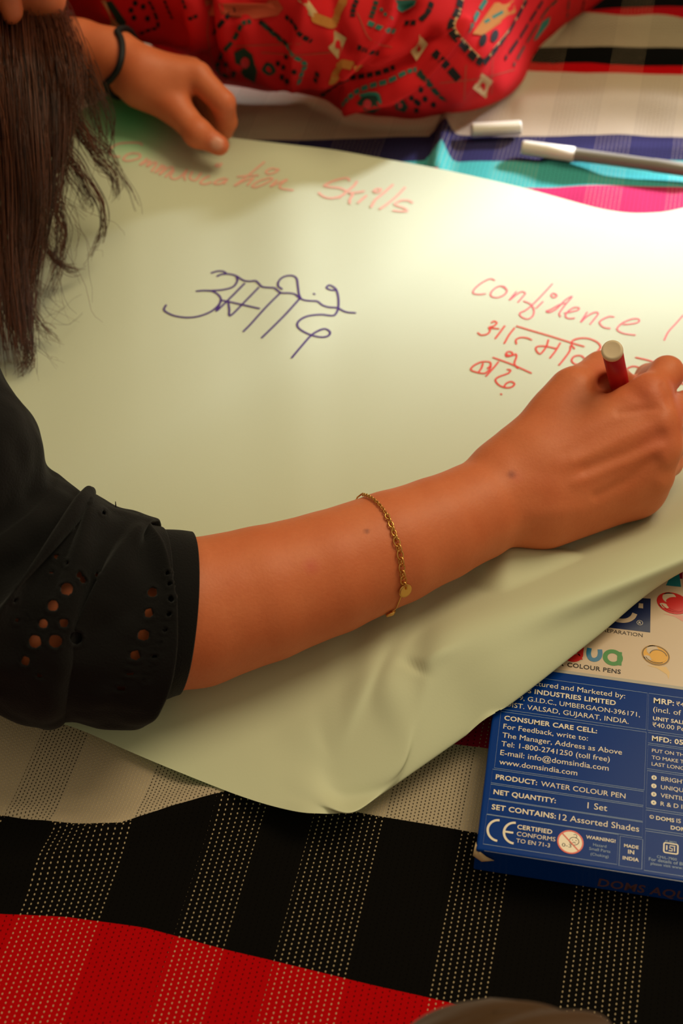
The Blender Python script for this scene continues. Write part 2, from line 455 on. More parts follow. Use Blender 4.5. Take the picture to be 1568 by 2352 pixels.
# ================================================================== CHART PAPER
m_paper = bpy.data.materials.new('pale_green_paper'); m_paper.use_nodes = True
g = NG(m_paper)
g.L.new(g.mix(g.attr('painted_green_glow'), (*lin('d6d7b6'), 1), (*lin('6cffa8'), 1)), g.b.inputs['Base Color']); g.b.inputs['Roughness'].default_value = .55; g.b.inputs['Specular IOR Level'].default_value = .25
tr = g.new('ShaderNodeBsdfTranslucent'); tr.inputs[0].default_value = (*lin('2fbf78'), 1)
mx = g.new('ShaderNodeMixShader'); mx.inputs[0].default_value = .16
out = g.N['Material Output']
g.L.new(g.b.outputs[0], mx.inputs[1]); g.L.new(tr.outputs[0], mx.inputs[2]); g.L.new(mx.outputs[0], out.inputs[0])
nz = g.noise(700, 3, g.new('ShaderNodeNewGeometry').outputs['Position'])
bp = g.new('ShaderNodeBump'); bp.inputs['Strength'].default_value = .15; bp.inputs['Distance'].default_value = .0003
g.L.new(nz, bp.inputs['Height']); g.L.new(bp.outputs[0], g.b.inputs['Normal'])

# columns: far edge point, then near points (px, py, z)
FAR = [(-300, 345, .006), (-80, 318, .008), (90, 280, .014), (200, 246, .026), (278, 208, .030), (345, 246, .025), (430, 292, .019), (512, 313, .016),
       (640, 329, .018), (765, 344, .012), (890, 366, .010), (1020, 390, .008), (1200, 431, .006), (1390, 481, .005), (1505, 488, .005), (1620, 468, .006), (1900, 430, .010)]
# near ends: [pre, ridge, mid, edge, under1, under2] (px, py, z)
NEAR = {
    0: [(-300, 1500, .004)], 1: [(-80, 1590, .004)], 2: [(60, 1637, .004)], 3: [(180, 1675, .004)], 4: [(300, 1727, .004)], 5: [(400, 1769, .004)],
    6: [(540, 1824, .006)], 7: [(640, 1855, .010)], 8: [(722, 1868, .015)],
    9: [(775, 1740, 0), (790, 1800, 0), (798, 1838, 0), (803, 1866, .019), (806, 1866, .013), (808, 1858, .009)],
    10: [(845, 1640, 0), (915, 1745, 0), (902, 1795, .014), (880, 1822, .010), (864, 1812, .007), (842, 1780, .0055)],
    11: [(900, 1545, 0), (950, 1625, 0), (961, 1705, .021), (948, 1775, .014), (925, 1762, .010), (880, 1720, .009)],
    12: [(985, 1425, 0), (1004, 1487, 0), (1037, 1590, .030), (1078, 1681, .020), (1058, 1664, .017), (1000, 1620, .016)],
    13: [(1095, 1365, 0), (1128, 1423, 0), (1162, 1515, .039), (1200, 1595, .0280), (1180, 1578, .0255), (1110, 1540, .0248)],
    14: [(1275, 1320, 0), (1318, 1370, 0), (1343, 1420, .040), (1372, 1462, .0305), (1350, 1450, .0265), (1290, 1420, .0255)],
    15: [(1480, 1255, 0), (1525, 1298, 0), (1546, 1318, .041), (1562, 1316, .032), (1545, 1300, .028), (1490, 1280, .0265)],
    16: [(1770, 1150, 0), (1820, 1180, 0), (1850, 1185, .040), (1880, 1172, .031), (1850, 1160, .028), (1800, 1140, .0265)],
}
def zroll(x, y):
    """height the sheet gains toward its curled near right corner"""
    ux, uy = .7993, -.6010
    t = ((x - 850) * ux + (y - 1850) * uy) / 898; d = (x - 850) * -.6010 + (y - 1850) * -.7993
    wr = np.interp(t, [-.1, .2, .35, .75, 1.0, 1.4], [150, 205, 178, 92, 45, 30])
    sm = np.clip((t + .34) / .6, 0, 1); sm = sm * sm * (3 - 2 * sm)
    g_ = 1.0 if d < wr else math.exp(-((d - wr) / np.interp(t, [0, .4], [150, 95])) ** 2)
    return float(np.interp(t, [-.15, .08, .24, .38, .53, 1], [.010, .015, .024, .036, .045, .046])) * sm * g_
rows = [[] for _ in range(13)]
for i, f in enumerate(FAR):
    nr = NEAR[i]; f = np.array(f, float)
    if len(nr) == 1:
        e = np.array(nr[0], float); fr = [0, .14, .29, .44, .58, .71, .82, .88, .93, .96, .98, .99, 1]
        pts = []
        for t in fr:
            q = f + (e - f) * t; lift = (1 - t) ** 3.0
            q[2] = .004 + (f[2] - .004) * lift + max((e[2] - .004) * t ** 8, zroll(q[0], q[1]) if t < .985 else 0); pts.append(q)
    else:
        e = np.array(nr[0], float); pts = []
        for t in (0, .16, .33, .5, .66, .8, .92):
            q = f + (e - f) * t; q[2] = .004 + (f[2] - .004) * (1 - t) ** 3.0 + zroll(q[0], q[1]); pts.append(q)
        pts += [np.array((q[0], q[1], q[2] or .004 + zroll(q[0], q[1])), float) for q in nr]
    for r, q in enumerate(pts): rows[r].append(P(*q))
A = crgrid(rows, 18, 12); nr_, nc_ = A.shape[:2]
for _ in range(9):                                        # a sheet bends smoothly
    B_ = A.copy(); B_[1:-1, 1:-1] = (A[:-2, 1:-1] + A[2:, 1:-1] + A[1:-1, :-2] + A[1:-1, 2:]) / 4; A = .5 * A + .5 * B_
PV = A.reshape(-1, 3).copy()
px, py, _ = projn(PV)
fade = np.clip((py - 420) / 200, 0, 1) * np.clip((1750 - py) / 200, 0, 1)
und = np.array([noise.noise(Vector(((v[0] * .75 + v[1] * .66) * 6, (-v[0] * .66 + v[1] * .75) * 22, 0))) for v in PV])
PV[:, 2] += fade * (.0012 * und)
PV[:, 2] -= .0026 * np.exp(-(((px - 952) * .9 + (py - 1530) * .44) / 30) ** 2 - ((-(px - 952) * .44 + (py - 1530) * .9) / 11) ** 2)
PV[:, 2] += .0022 * np.exp(-(((px - 1000) * .9 - (py - 1508) * .44) / 55) ** 2 - (((px - 1000) * .44 + (py - 1508) * .9) / 16) ** 2)
bang = math.radians(-9.8); bo = P(1093, 1951, .022)          # the carton lies under this corner and holds the sheet up
lx = (PV[:, 0] - bo.x) * math.cos(bang) + (PV[:, 1] - bo.y) * math.sin(bang); ly = -(PV[:, 0] - bo.x) * math.sin(bang) + (PV[:, 1] - bo.y) * math.cos(bang)
od = np.hypot(np.maximum(np.maximum(-lx, lx - .176), 0), np.maximum(np.maximum(-ly, ly - .192), 0))
PV[:, 2] = np.maximum(PV[:, 2], .0255 * np.exp(-(od / .022) ** 2))
PV[:, 2] = np.maximum(PV[:, 2], .0028)
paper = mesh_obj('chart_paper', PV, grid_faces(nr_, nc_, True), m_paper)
sm = None
glow = np.clip(1 - np.hypot((px - 300) / 165, (py - 248) / 150), 0, 1); glow = glow * glow * (3 - 2 * glow)  # light shining green through the lifted corner, painted into the paper colour
paper.data.attributes.new('painted_green_glow', 'FLOAT', 'POINT').data.foreach_set('value', (.95 * glow).astype(np.float32))
PB = bvh_of(paper)

# ---- handwriting, as ink on the sheet itself
m_ink_p = mat('violet_ink', '43246e', .5); m_ink_r = mat('red_ink', 'e4606a', .5); m_ink_f = mat('faint_red_ink', 'e6a994', .5); m_ink_d = mat('strong_red_ink', 'd63a2c', .5)
ink = MB()
def Z(pts, ox, oy, s): return [(ox + x / s, oy + y / s) for x, y in pts]
W1 = [  # violet word, zoom frame
    [(485, 203), (520, 192), (555, 193), (572, 207), (540, 212), (520, 222)], [(560, 207), (600, 210), (630, 218), (650, 230), (680, 248), (715, 252), (750, 250), (768, 265), (790, 285), (830, 290), (862, 292), (885, 310), (905, 322), (950, 323), (985, 330), (1010, 350), (1040, 365), (1080, 370), (1120, 373), (1150, 395), (1190, 408), (1240, 412), (1290, 436), (1348, 442)],
    [(635, 222), (640, 250), (615, 285), (560, 302), (490, 308), (440, 308), (395, 312)], [(440, 308), (490, 312), (528, 335), (542, 365), (525, 398), (480, 435), (410, 462), (340, 470), (265, 460), (215, 438), (200, 420), (212, 396)],
    [(683, 266), (600, 350), (517, 430), (530, 400), (542, 362)], [(542, 366), (585, 374), (680, 395), (772, 416)], [(768, 290), (690, 370), (600, 458), (592, 420), (586, 375)],
    [(898, 322), (810, 410), (720, 510), (677, 553)], [(1018, 352), (930, 450), (840, 540), (787, 591)],
    [(908, 299), (885, 280), (890, 250), (920, 225), (965, 218), (995, 235), (1003, 280), (1010, 330), (1022, 356)],
    [(1098, 327), (1104, 330)], [(1235, 306), (1205, 305), (1176, 292), (1190, 276), (1215, 285), (1235, 306), (1246, 350), (1247, 400), (1240, 430), (1215, 458), (1140, 452), (1060, 462), (1010, 490), (1000, 520), (1030, 550), (1090, 577), (1150, 588), (1188, 578), (1195, 555), (1165, 538), (1125, 550), (1080, 580), (1020, 648), (967, 711)],
]
for s_ in W1: stroke(ink, PB, Z(s_, 300, 550, 1568 / 600), .0015, 0, off=.0003)
W2 = [  # "confidence" and Hindi lines, zoom frame 1000,600
    [(375, 123), (345, 113), (290, 140), (245, 180), (240, 205), (275, 212), (315, 208)], [(450, 180), (430, 160), (390, 165), (355, 195), (352, 222), (390, 232), (435, 215), (452, 185), (425, 160)],
    [(512, 195), (468, 248), (510, 215), (545, 195), (568, 205), (545, 235), (522, 262)], [(740, 145), (690, 200), (630, 262), (575, 310), (535, 330), (545, 355), (585, 368), (618, 345), (622, 305), (600, 272), (560, 255)],
    [(680, 258), (640, 298)], [(765, 215), (745, 205), (732, 218), (748, 232), (768, 222), (760, 208)], [(830, 268), (790, 275), (725, 310), (702, 318), (725, 325), (770, 300), (820, 250), (865, 225), (820, 280), (785, 330), (790, 352)],
    [(818, 330), (860, 322), (905, 310), (905, 295), (870, 298), (830, 330), (825, 355), (850, 365), (880, 362)], [(960, 325), (920, 388), (960, 350), (1010, 325), (1030, 335), (1000, 375), (980, 400)],
    [(1130, 355), (1100, 352), (1050, 375), (1040, 395), (1065, 420), (1105, 428)], [(1190, 402), (1230, 400), (1285, 388), (1285, 368), (1245, 368), (1190, 390), (1155, 420), (1155, 440), (1195, 460), (1265, 470)],
    [(1568, 345), (1520, 400), (1475, 450), (1449, 502)],
    [(355, 390), (372, 382), (388, 392), (370, 412), (340, 420), (345, 440), (330, 462), (290, 470), (268, 455)], [(345, 425), (380, 428), (400, 430)], [(438, 412), (410, 450), (378, 492)], [(500, 425), (465, 470), (436, 522)],
    [(515, 413), (620, 445), (740, 480), (850, 515), (940, 542)], [(512, 525), (510, 500), (540, 485), (580, 488), (608, 500)], [(715, 500), (700, 545), (665, 588), (640, 570), (640, 545), (690, 540), (765, 555)], [(790, 520), (760, 570), (725, 615)],
    [(855, 540), (850, 570), (815, 620), (782, 660)], [(880, 555), (862, 530), (870, 505), (915, 490), (970, 492), (1025, 515), (1045, 545), (1025, 575), (1010, 600)], [(945, 620), (920, 600), (880, 605), (862, 630), (880, 652), (905, 655)],
    [(445, 590), (450, 605), (480, 600), (485, 580), (460, 575), (448, 590), (480, 600), (508, 590), (512, 610), (500, 650), (520, 680)], [(365, 612), (430, 635), (500, 662), (605, 710)], [(330, 680), (350, 660), (340, 640), (290, 640), (240, 665), (225, 690), (260, 705), (310, 712), (340, 690), (352, 668)], [(300, 650), (290, 680), (270, 708)], [(398, 640), (370, 675), (320, 730)],
    [(455, 688), (475, 692), (460, 712), (400, 735), (380, 755), (400, 785), (440, 802), (480, 800), (500, 780), (480, 765), (450, 775), (432, 800)], [(413, 843), (418, 846)],
    [(1270, 612), (1330, 625), (1400, 645)], [(1305, 705), (1295, 680), (1250, 668), (1205, 690), (1200, 715), (1250, 740)], [(1540, 675), (1568, 680), (1640, 700)], [(1545, 775), (1620, 790)],
]
for i, s_ in enumerate(W2): stroke(ink, PB, Z(s_, 1000, 600, 1568 / 568), .0011 if i < 12 else .0013, 1 if i < 12 else 3, off=.0003)
W3 = [  # "Communication", zoom frame 200,300 scale 3.136
    [(395, 105), (375, 92), (310, 90), (240, 95), (190, 115), (165, 150), (185, 185), (235, 190)], [(330, 165), (290, 175), (262, 205), (280, 220), (330, 215), (380, 195), (375, 170), (330, 165)],
    [(430, 205), (380, 250), (430, 225), (455, 222), (430, 260), (480, 232), (498, 240), (465, 295)], [(540, 250), (490, 305), (545, 262), (560, 268), (520, 320), (590, 268), (618, 275), (565, 335)],
    [(625, 290), (600, 330), (625, 352), (670, 335), (720, 285), (700, 330), (705, 358)], [(755, 300), (740, 345), (780, 360), (820, 310)], [(880, 330), (840, 350), (815, 380), (850, 388), (895, 375)],
    [(945, 240), (925, 255), (950, 262), (968, 240)], [(990, 345), (940, 360), (915, 385), (960, 385), (1010, 350), (985, 385)], [(1275, 230), (1190, 300), (1100, 370), (1062, 400), (1120, 370), (1180, 345)], [(1085, 335), (1180, 325), (1230, 325)], [(1200, 340), (1155, 395)],
    [(1300, 345), (1240, 365), (1190, 400), (1215, 410), (1280, 385), (1335, 350), (1310, 340)], [(1380, 285), (1330, 275), (1290, 295), (1305, 315), (1360, 300), (1375, 280)], [(1365, 360), (1320, 405), (1375, 380), (1440, 355), (1390, 395), (1400, 420), (1480, 432)],
]
for s_ in W3: stroke(ink, PB, Z(s_, 200, 300, 1568 / 500), .0018, 2, off=.0004)
W4 = [  # "Skills", zoom frame 690,380 scale 5.407
    [(605, 190), (585, 165), (530, 165), (400, 200), (310, 245), (300, 262), (380, 275), (480, 285), (545, 310), (560, 340), (500, 385), (400, 410), (320, 405), (260, 375), (228, 345)], [(700, 205), (660, 260), (560, 340), (480, 405)], [(785, 325), (700, 340), (600, 345), (650, 365), (615, 420), (610, 475)],
    [(815, 382), (715, 468)], [(1000, 300), (960, 295), (910, 320), (940, 340), (985, 330), (995, 300)], [(1145, 245), (1040, 340), (930, 430), (875, 520)], [(1295, 280), (1200, 380), (1080, 480), (985, 545)], [(1385, 465), (1340, 440), (1250, 440), (1175, 480), (1200, 505), (1280, 530), (1325, 565), (1270, 575), (1155, 565)],
]
for s_ in W4: stroke(ink, PB, Z(s_, 690, 380, 1568 / 290), .0021, 2, off=.0004)
join_print(paper, ink, [m_ink_p, m_ink_r, m_ink_f, m_ink_d])
tag(paper, 'large pale green chart paper with violet and red handwriting, its near right corner curling under', 'paper')

# ================================================================== WATER COLOUR PEN CARTON
BT = .022
m_blue = mat('blue_carton', '06327e', .2, .07); m_white = mat('white_print', 'c4aa92', .25, .5, coat=.0); m_txt = mat('pale_lettering', 'e0d2bd', .3, .4)
m_line = mat('thin_rule', '7f97b5', .3, .4); m_navy = mat('navy_print', '0a1d4d', .25, .5, coat=.0); m_dark = mat('dark_lettering', '2a1c18', .3)
m_red = mat('red_print', 'c01a1c', .25, .5, coat=.0); m_yel = mat('yellow_print', 'd99a12', .25, .5, coat=.0); m_grn = mat('green_print', '2c7a26', .25, .5, coat=.0); m_ltb = mat('blue_letter_print', '1f6a94', .25, .5, coat=.0)
m_teal = mat('teal_print', '0f6f7c', .25, .5, coat=.0); m_gband = mat('grey_band_print', '9d948a', .3, .5); m_sign = mat('cream_sign_print', 'ecd9c3', .3, .5); m_org = mat('sign_red_print', 'd84a34', .3, .5)
m_board = mat('raw_cardboard', 'b79c78', .8); m_brn = mat('brown_print', '6b4a12', .25, .5, coat=.0); m_pink = mat('pale_red_print', 'cf8d80', .25, .5, coat=.0); m_pyel = mat('pale_yellow_print', 'd3a96a', .25, .5, coat=.0); m_blub = mat('side_lettering', '5b3f45', .4)
BM = [m_blue, m_white, m_txt, m_line, m_navy, m_dark, m_red, m_yel, m_grn, m_ltb, m_teal, m_gband, m_sign, m_org, m_board, m_brn, m_pink, m_pyel, m_blub]
(BLUE, WHITE, TXT, LINE, NAVY, DARK, RED, YEL, GRN, LTB, TEAL, GBAND, SIGN, ORG, BOARD, BRN, PINK, PYEL, BLUB) = range(19)
BANG = math.radians(-9.8); E1 = Vector((math.cos(BANG), math.sin(BANG), 0)); E2 = Vector((-E1.y, E1.x, 0))
BO = P(1093, 1951, BT)
def loc2(px, py):
    d = P(px, py, BT) - BO; return Vector((d.dot(E1), d.dot(E2)))
def W3d(q, layer=0): return BO + E1 * q[0] + E2 * q[1] + Vector((0, 0, layer * .00006))
BWID, BLEN = .176, .192
bx = MB()
# carton body with soft edges: rounded loop profile
bm = bmesh.new(); bmesh.ops.create_cube(bm, size=1)
for v in bm.verts: v.co = Vector((v.co.x * BWID + BWID / 2, v.co.y * BLEN + BLEN / 2, v.co.z * (BT - .001) - (BT - .001) / 2))
bmesh.ops.bevel(bm, geom=bm.edges[:], offset=.0012, segments=3, profile=.6, affect='EDGES')
bm.verts.index_update()
bx.add([BO + E1 * v.co.x + E2 * v.co.y + Vector((0, 0, v.co.z)) for v in bm.verts], [tuple(v.index for v in f.verts) for f in bm.faces], BLUE); bm.free()
def bpoly(pts, m, layer=1):
    q = [Vector((p[0], p[1], 0)) for p in pts]
    tris = geometry.tessellate_polygon([q])
    V = [W3d(p, layer) for p in pts]
    F = []
    for t in tris:
        n = (q[t[1]] - q[t[0]]).cross(q[t[2]] - q[t[0]]).z
        F.append(tuple(t) if n > 0 else tuple(t)[::-1])
    bx.add(V, F, m)
def bpx(pts, m, layer=1): bpoly([loc2(*p) for p in pts], m, layer)
def brib(pts, wd, m, layer=2, closed=False):
    pts = [Vector(p) for p in pts]; n = len(pts); V = []
    for i in range(n):
        a = pts[i - 1] if (i or closed) else pts[i]; b = pts[(i + 1) % n] if (i < n - 1 or closed) else pts[i]
        t = (b - a).normalized(); s_ = Vector((-t.y, t.x)) * wd / 2
        V += [W3d(pts[i] - s_, layer), W3d(pts[i] + s_, layer)]
    F = [(2 * i, 2 * ((i + 1) % n), 2 * ((i + 1) % n) + 1, 2 * i + 1) for i in range(n if closed else n - 1)]
    bx.add(V, F, m)
_tc = {}
def glyphs(s, bold):
    if (s, bold) not in _tc:
        c = bpy.data.curves.new('t', 'FONT'); c.body = s; c.size = 1; c.resolution_u = 3
        if bold: c.offset = .022; c.space_character = 1.06
        o = bpy.data.objects.new('t', c); COL.objects.link(o); bpy.context.view_layer.update()
        me = o.to_mesh(); V = [Vector((v.co.x, v.co.y)) for v in me.vertices]; F = [tuple(p.vertices) for p in me.polygons]
        o.to_mesh_clear(); bpy.data.objects.remove(o); bpy.data.curves.remove(c)
        _tc[(s, bold)] = (V, F)
    return _tc[(s, bold)]
def text_l(s, a, wid, m, bold=False, asp=1.12, layer=3, hgt=None, put=None):
    """lettering on the carton top: a = local baseline start, wid = local length"""
    V, F = glyphs(s, bold); x0 = min(v.x for v in V); x1 = max(v.x for v in V); sx = wid / (x1 - x0); sy = hgt / .73 if hgt else sx / asp
    put = put or (lambda q: W3d(q, layer))
    V3 = [put((a[0] + (v.x - x0) * sx, a[1] + v.y * sy)) for v in V]
    bx.add(V3, F, m)
def text_px(s, L, R, m, bold=False, asp=1.12, layer=3, left=None):
    b = loc2(*R); a = loc2(*L) if L else Vector((left, b.y))
    y = (a.y + b.y) / 2 if L else b.y
    text_l(s, (a.x, y), b.x - a.x, m, bold, asp, layer)
def ZA(x, y): return (1050 + x / 3.027, 1280 + y / 3.027)
def ZB(x, y): return (1050 + x / 3.027, 1680 + y / 3.027)
def ZC(x, y): return (1460 + x / 4.704, 1560 + y / 4.704)
def ZD(x, y): return (1400 + x / 8.4, 1280 + y / 8.4)
# white upper field and grey band
yb0 = (loc2(*ZA(640, 800)).y + loc2(*ZA(1568, 915)).y) / 2
bpoly([(.0008, yb0), (BWID - .0008, yb0), (BWID - .0008, BLEN - .001), (.0008, BLEN - .001)], WHITE, 1)
bpoly([(.0008, yb0), (BWID - .0008, yb0), (BWID - .0008, yb0 + .002), (.0008, yb0 + .002)], GBAND, 2)
# address block
LM = loc2(*ZA(327, 1135)).x; LM = (LM + loc2(*ZB(312, 50)).x + loc2(*ZB(285, 228)).x) / 3
for s_, bo, R in [('Manufactured and Marketed by:', 0, ZA(1165, 982)), ('DOMS INDUSTRIES LIMITED', 1, ZA(1100, 1030)), ('C-19, G.I.D.C., UMBERGAON-396171,', 0, ZA(1268, 1112)), ('DIST. VALSAD, GUJARAT, INDIA.', 0, ZA(1190, 1160)),
                  ('CONSUMER CARE CELL:', 1, ZA(970, 1225)), ('For Feedback, write to:', 0, ZB(906, 66)), ('The Manager, Address as Above', 0, ZB(1143, 163)), ('Tel: 1-800-2741250 (toll free)', 0, ZB(1058, 212)),
                  ('E-mail: info@domsindia.com', 0, ZB(1050, 275)), ('www.domsindia.com', 0, ZB(832, 308))]:
    text_px(s_, None, R, TXT, bool(bo), left=LM, asp=1.05)
for s_, bo, L, R in [('PRODUCT:', 1, ZB(265, 330), ZB(553, 375)), ('WATER COLOUR PEN', 0, ZB(580, 380), ZB(1167, 468)), ('NET QUANTITY:', 1, ZB(250, 435), ZB(683, 500)), ('1 Set', 0, ZB(903, 535), ZB(1040, 556)),
                     ('SET CONTAINS:', 1, ZB(237, 542), ZB(683, 607)), ('12 Assorted Shades', 0, ZB(705, 612), ZB(1262, 702)), ('CERTIFIED', 1, ZB(415, 678), ZB(658, 714)), ('CONFORMS', 0, ZB(412, 725), ZB(680, 767)), ('TO EN 71-3', 0, ZB(408, 772), ZB(642, 808)),
                     ('WARNING!', 1, ZB(893, 740), ZB(1098, 780)), ('Hazard', 0, ZB(943, 797), ZB(1035, 810)), ('Small Parts', 0, ZB(915, 824), ZB(1062, 846)), ('(Choking)', 0, ZB(925, 862), ZB(1050, 880)),
                     ('MADE', 1, ZB(1158, 803), ZB(1258, 820)), ('IN', 1, ZB(1185, 848), ZB(1228, 857)), ('INDIA', 1, ZB(1148, 890), ZB(1260, 907)),
                     ('MRP:', 1, ZC(190, 260), ZC(410, 285)), ('\u20b948', 0, ZC(435, 290), ZC(560, 305)), ('(incl. of', 0, ZC(185, 358), ZC(486, 386)), ('UNIT SALE', 1, ZC(182, 445), ZC(532, 488)), ('\u20b940.00 Per', 0, ZC(178, 517), ZC(560, 566)), ('MFD: 05', 1, ZC(172, 667), ZC(508, 708)),
                     ('PUT ON THE', 0, ZC(172, 790), ZC(552, 842)), ('TO MAKE TH', 0, ZC(170, 865), ZC(560, 917)), ('LAST LONG', 0, ZC(168, 940), ZC(520, 978)),
                     ('BRIGHT', 0, ZC(272, 1100), ZC(545, 1136)), ('UNIQUE', 0, ZC(268, 1190), ZC(552, 1228)), ('VENTILA', 0, ZC(265, 1280), ZC(570, 1320)), ('R & D IN', 0, ZC(265, 1370), ZC(560, 1410)),
                     ('\u00ae', 1, ZC(145, 1505), ZC(193, 1510)), ('DOMS', 1, ZC(216, 1520), ZC(412, 1547)), ('IS A', 0, ZC(437, 1553), ZC(560, 1568)), ('DOMS', 1, ZC(375, 1625), ZC(572, 1650)), ('IS 9873', 0, ZC(318, 1768), ZC(437, 1780)),
                     ('CM/L-7900', 0, ZC(225, 1935), ZC(440, 1960)), ('For details of BIS', 0, ZC(138, 1965), ZC(540, 2015)), ('please visit www.bis', 0, ZC(158, 2010), ZC(560, 2060))]:
    text_px(s_, L, R, LINE if s_.startswith(('Haz', 'Sma', '(Cho', 'IS 98', 'CM', 'For d', 'plea')) else TXT, bool(bo), asp=1.05)
# rule boxes
def rule(tl, br, right=None):
    a = loc2(*tl); b = loc2(*br); r = right if right is not None else b.x
    brib([(a.x, a.y), (r, a.y), (r, b.y), (a.x, b.y)], .00022, LINE, 2, True)
XR = BWID - .006
rule(ZA(320, 804), ZA(1311, 1200)); rule(ZA(303, 1072), ZB(1298, 408)); rule(ZB(245, 263), ZB(1292, 515)); rule(ZB(232, 367), ZB(1287, 626)); rule(ZB(218, 471), ZB(1284, 738)); rule(ZB(203, 578), ZB(1108, 926)); rule(ZB(1132, 728), ZB(1281, 958))
for tl, bl in ((ZA(1330, 946), ZA(1322, 1203)), (ZB(1328, 8), ZB(1323, 80)), (ZB(1326, 92), ZB(1316, 259)), (ZB(1319, 272), ZB(1311, 532)), (ZB(1311, 546), ZB(1306, 676)), (ZB(1306, 691), ZB(1298, 966))):
    a = loc2(*tl); b = loc2(*bl); x = (a.x + b.x) / 2
    brib([(x, a.y), (XR, a.y), (XR, b.y), (x, b.y)], .00022, LINE, 2, True)
# numbered bullets
def disc(c, r, m, layer, ry=None, n=20): bpoly([(c[0] + r * math.cos(t), c[1] + (ry or r) * math.sin(t)) for t in np.arange(n) * 2 * math.pi / n], m, layer)
def ring(c, r, wd, m, layer, ry=None, n=28): brib([(c[0] + r * math.cos(t), c[1] + (ry or r) * math.sin(t)) for t in np.arange(n) * 2 * math.pi / n], wd, m, layer, True)
for k, (x, y) in enumerate(((195, 1065), (193, 1155), (192, 1245), (190, 1335))):
    c = loc2(*ZC(x, y)); disc(c, .00135, TXT, 3); text_l(str(k + 1), (c.x - .0004, c.y - .0006), .0008, NAVY, True, 1, 4, hgt=.0012)
# CE mark
def arc(c, r, a0, a1, ry=None, n=20): return [(c[0] + r * math.cos(t), c[1] + (ry or r) * math.sin(t)) for t in np.linspace(math.radians(a0), math.radians(a1), n)]
c1 = loc2(*ZB(285, 690)); c2 = loc2(*ZB(398, 708)); rr = .0058
brib(arc(c1, rr * .92, 90, 270, rr), .0012, TXT, 3); brib(arc(c2, rr * .92, 90, 270, rr), .0012, TXT, 3); brib([(c2.x - rr * .9, c2.y), (c2.x - .0007, c2.y)], .0011, TXT, 4)
# age warning sign
c = loc2(*ZB(785, 770)); R = .0065
disc(c, R, SIGN, 3, n=32); ring(c, R * .95, R * .12, ORG, 4); brib([(c.x - R * .68, c.y + R * .66), (c.x + R * .7, c.y - R * .68)], R * .1, ORG, 5)
fc = (c.x + R * .28, c.y + R * .12); ring(fc, R * .36, R * .05, DARK, 4, R * .33)
for sx in (-.13, .13): disc((fc[0] + R * sx, fc[1] + R * .07), R * .04, DARK, 4, n=8)
brib(arc((fc[0], fc[1] - R * .22), R * .12, 20, 160, n=8), R * .045, DARK, 4); brib(arc((fc[0] + .0003, fc[1] + R * .45), R * .14, -90, 150, n=10), R * .045, DARK, 4)
text_l('0-3', (c.x - R * .62, c.y - R * .48), R * .72, DARK, False, 1, 4, hgt=R * .32)
# standards mark
c = loc2(*ZC(376, 1830)); a_, b_ = .0034, .0027
rp = []
for sx, sy, t0 in ((1, 1, 0), (-1, 1, 90), (-1, -1, 180), (1, -1, 270)): rp += [(c.x + sx * (a_ - .0008) + .0008 * math.cos(math.radians(t)), c.y + sy * (b_ - .0008) + .0008 * math.sin(math.radians(t))) for t in (t0, t0 + 30, t0 + 60, t0 + 90)]
brib(rp, .0007, TXT, 3, True); brib([(c.x - .002, c.y - .0012), (c.x - .002, c.y + .0014)], .0006, TXT, 3)
brib([(c.x - .001, c.y - .0013), (c.x + .0007, c.y - .0013), (c.x + .0007, c.y), (c.x - .0005, c.y), (c.x - .0005, c.y + .0014), (c.x + .0022, c.y + .0014)], .0005, TXT, 3); brib([(c.x + .0018, c.y - .0014), (c.x + .0018, c.y + .001)], .0005, TXT, 3)
# white-field print
text_px('COLOUR PENS', ZA(762, 765), ZA(1135, 808), DARK, True, 1.05); q = loc2(*ZA(740, 757)); text_l('WATER', (q.x - .0168, loc2(*ZA(762, 765)).y * .5 + loc2(*ZA(1135, 808)).y * .5), .0168, DARK, True, 1.05)
text_px('PREPARATION', ZA(988, 516), ZA(1287, 556), DARK, False, 1.05)
bpx([ZD(-260, 1330), ZD(-260, 740), ZD(788, 800), ZD(778, 1455)], NAVY, 2)
c_arc = [ZD(60, 1180), ZD(150, 1215), ZD(260, 1228), ZD(360, 1210), ZD(440, 1160), ZD(482, 1088)]
brib([loc2(*p) for p in crom(c_arc, 4)], .0029, WHITE, 3); bpx([ZD(560, 890), ZD(642, 897), ZD(640, 990), ZD(548, 978)], WHITE, 3)
c = loc2(*ZD(578, 1265)); ring(c, .0016, .0002, TXT, 3); text_l('R', (c.x - .0007, c.y - .0009), .0014, TXT, False, 1, 3, hgt=.0018)
# coloured brand letters
u = [loc2(*ZA(x, y)) for x, y in crom([(918, 632), (912, 672), (925, 705), (955, 714), (982, 700), (992, 672), (990, 642)], 4)]; brib(u, .0026, LTB, 3)
ca = loc2(*ZA(1080, 698)); ring(ca, .0042, .0026, GRN, 3); brib([loc2(*ZA(1128, 660)), loc2(*ZA(1124, 752))], .0025, GRN, 4)
cq = loc2(*ZA(800, 668)); ring(cq, .0046, .0026, RED, 3)
bpx([ZA(880, 620), ZA(875, 668), ZA(850, 690), ZA(826, 664), ZA(846, 640)], RED, 4); bpx([ZA(765, 702), ZA(800, 680), ZA(845, 672), ZA(872, 712), ZA(852, 714), ZA(800, 702)], RED, 4)
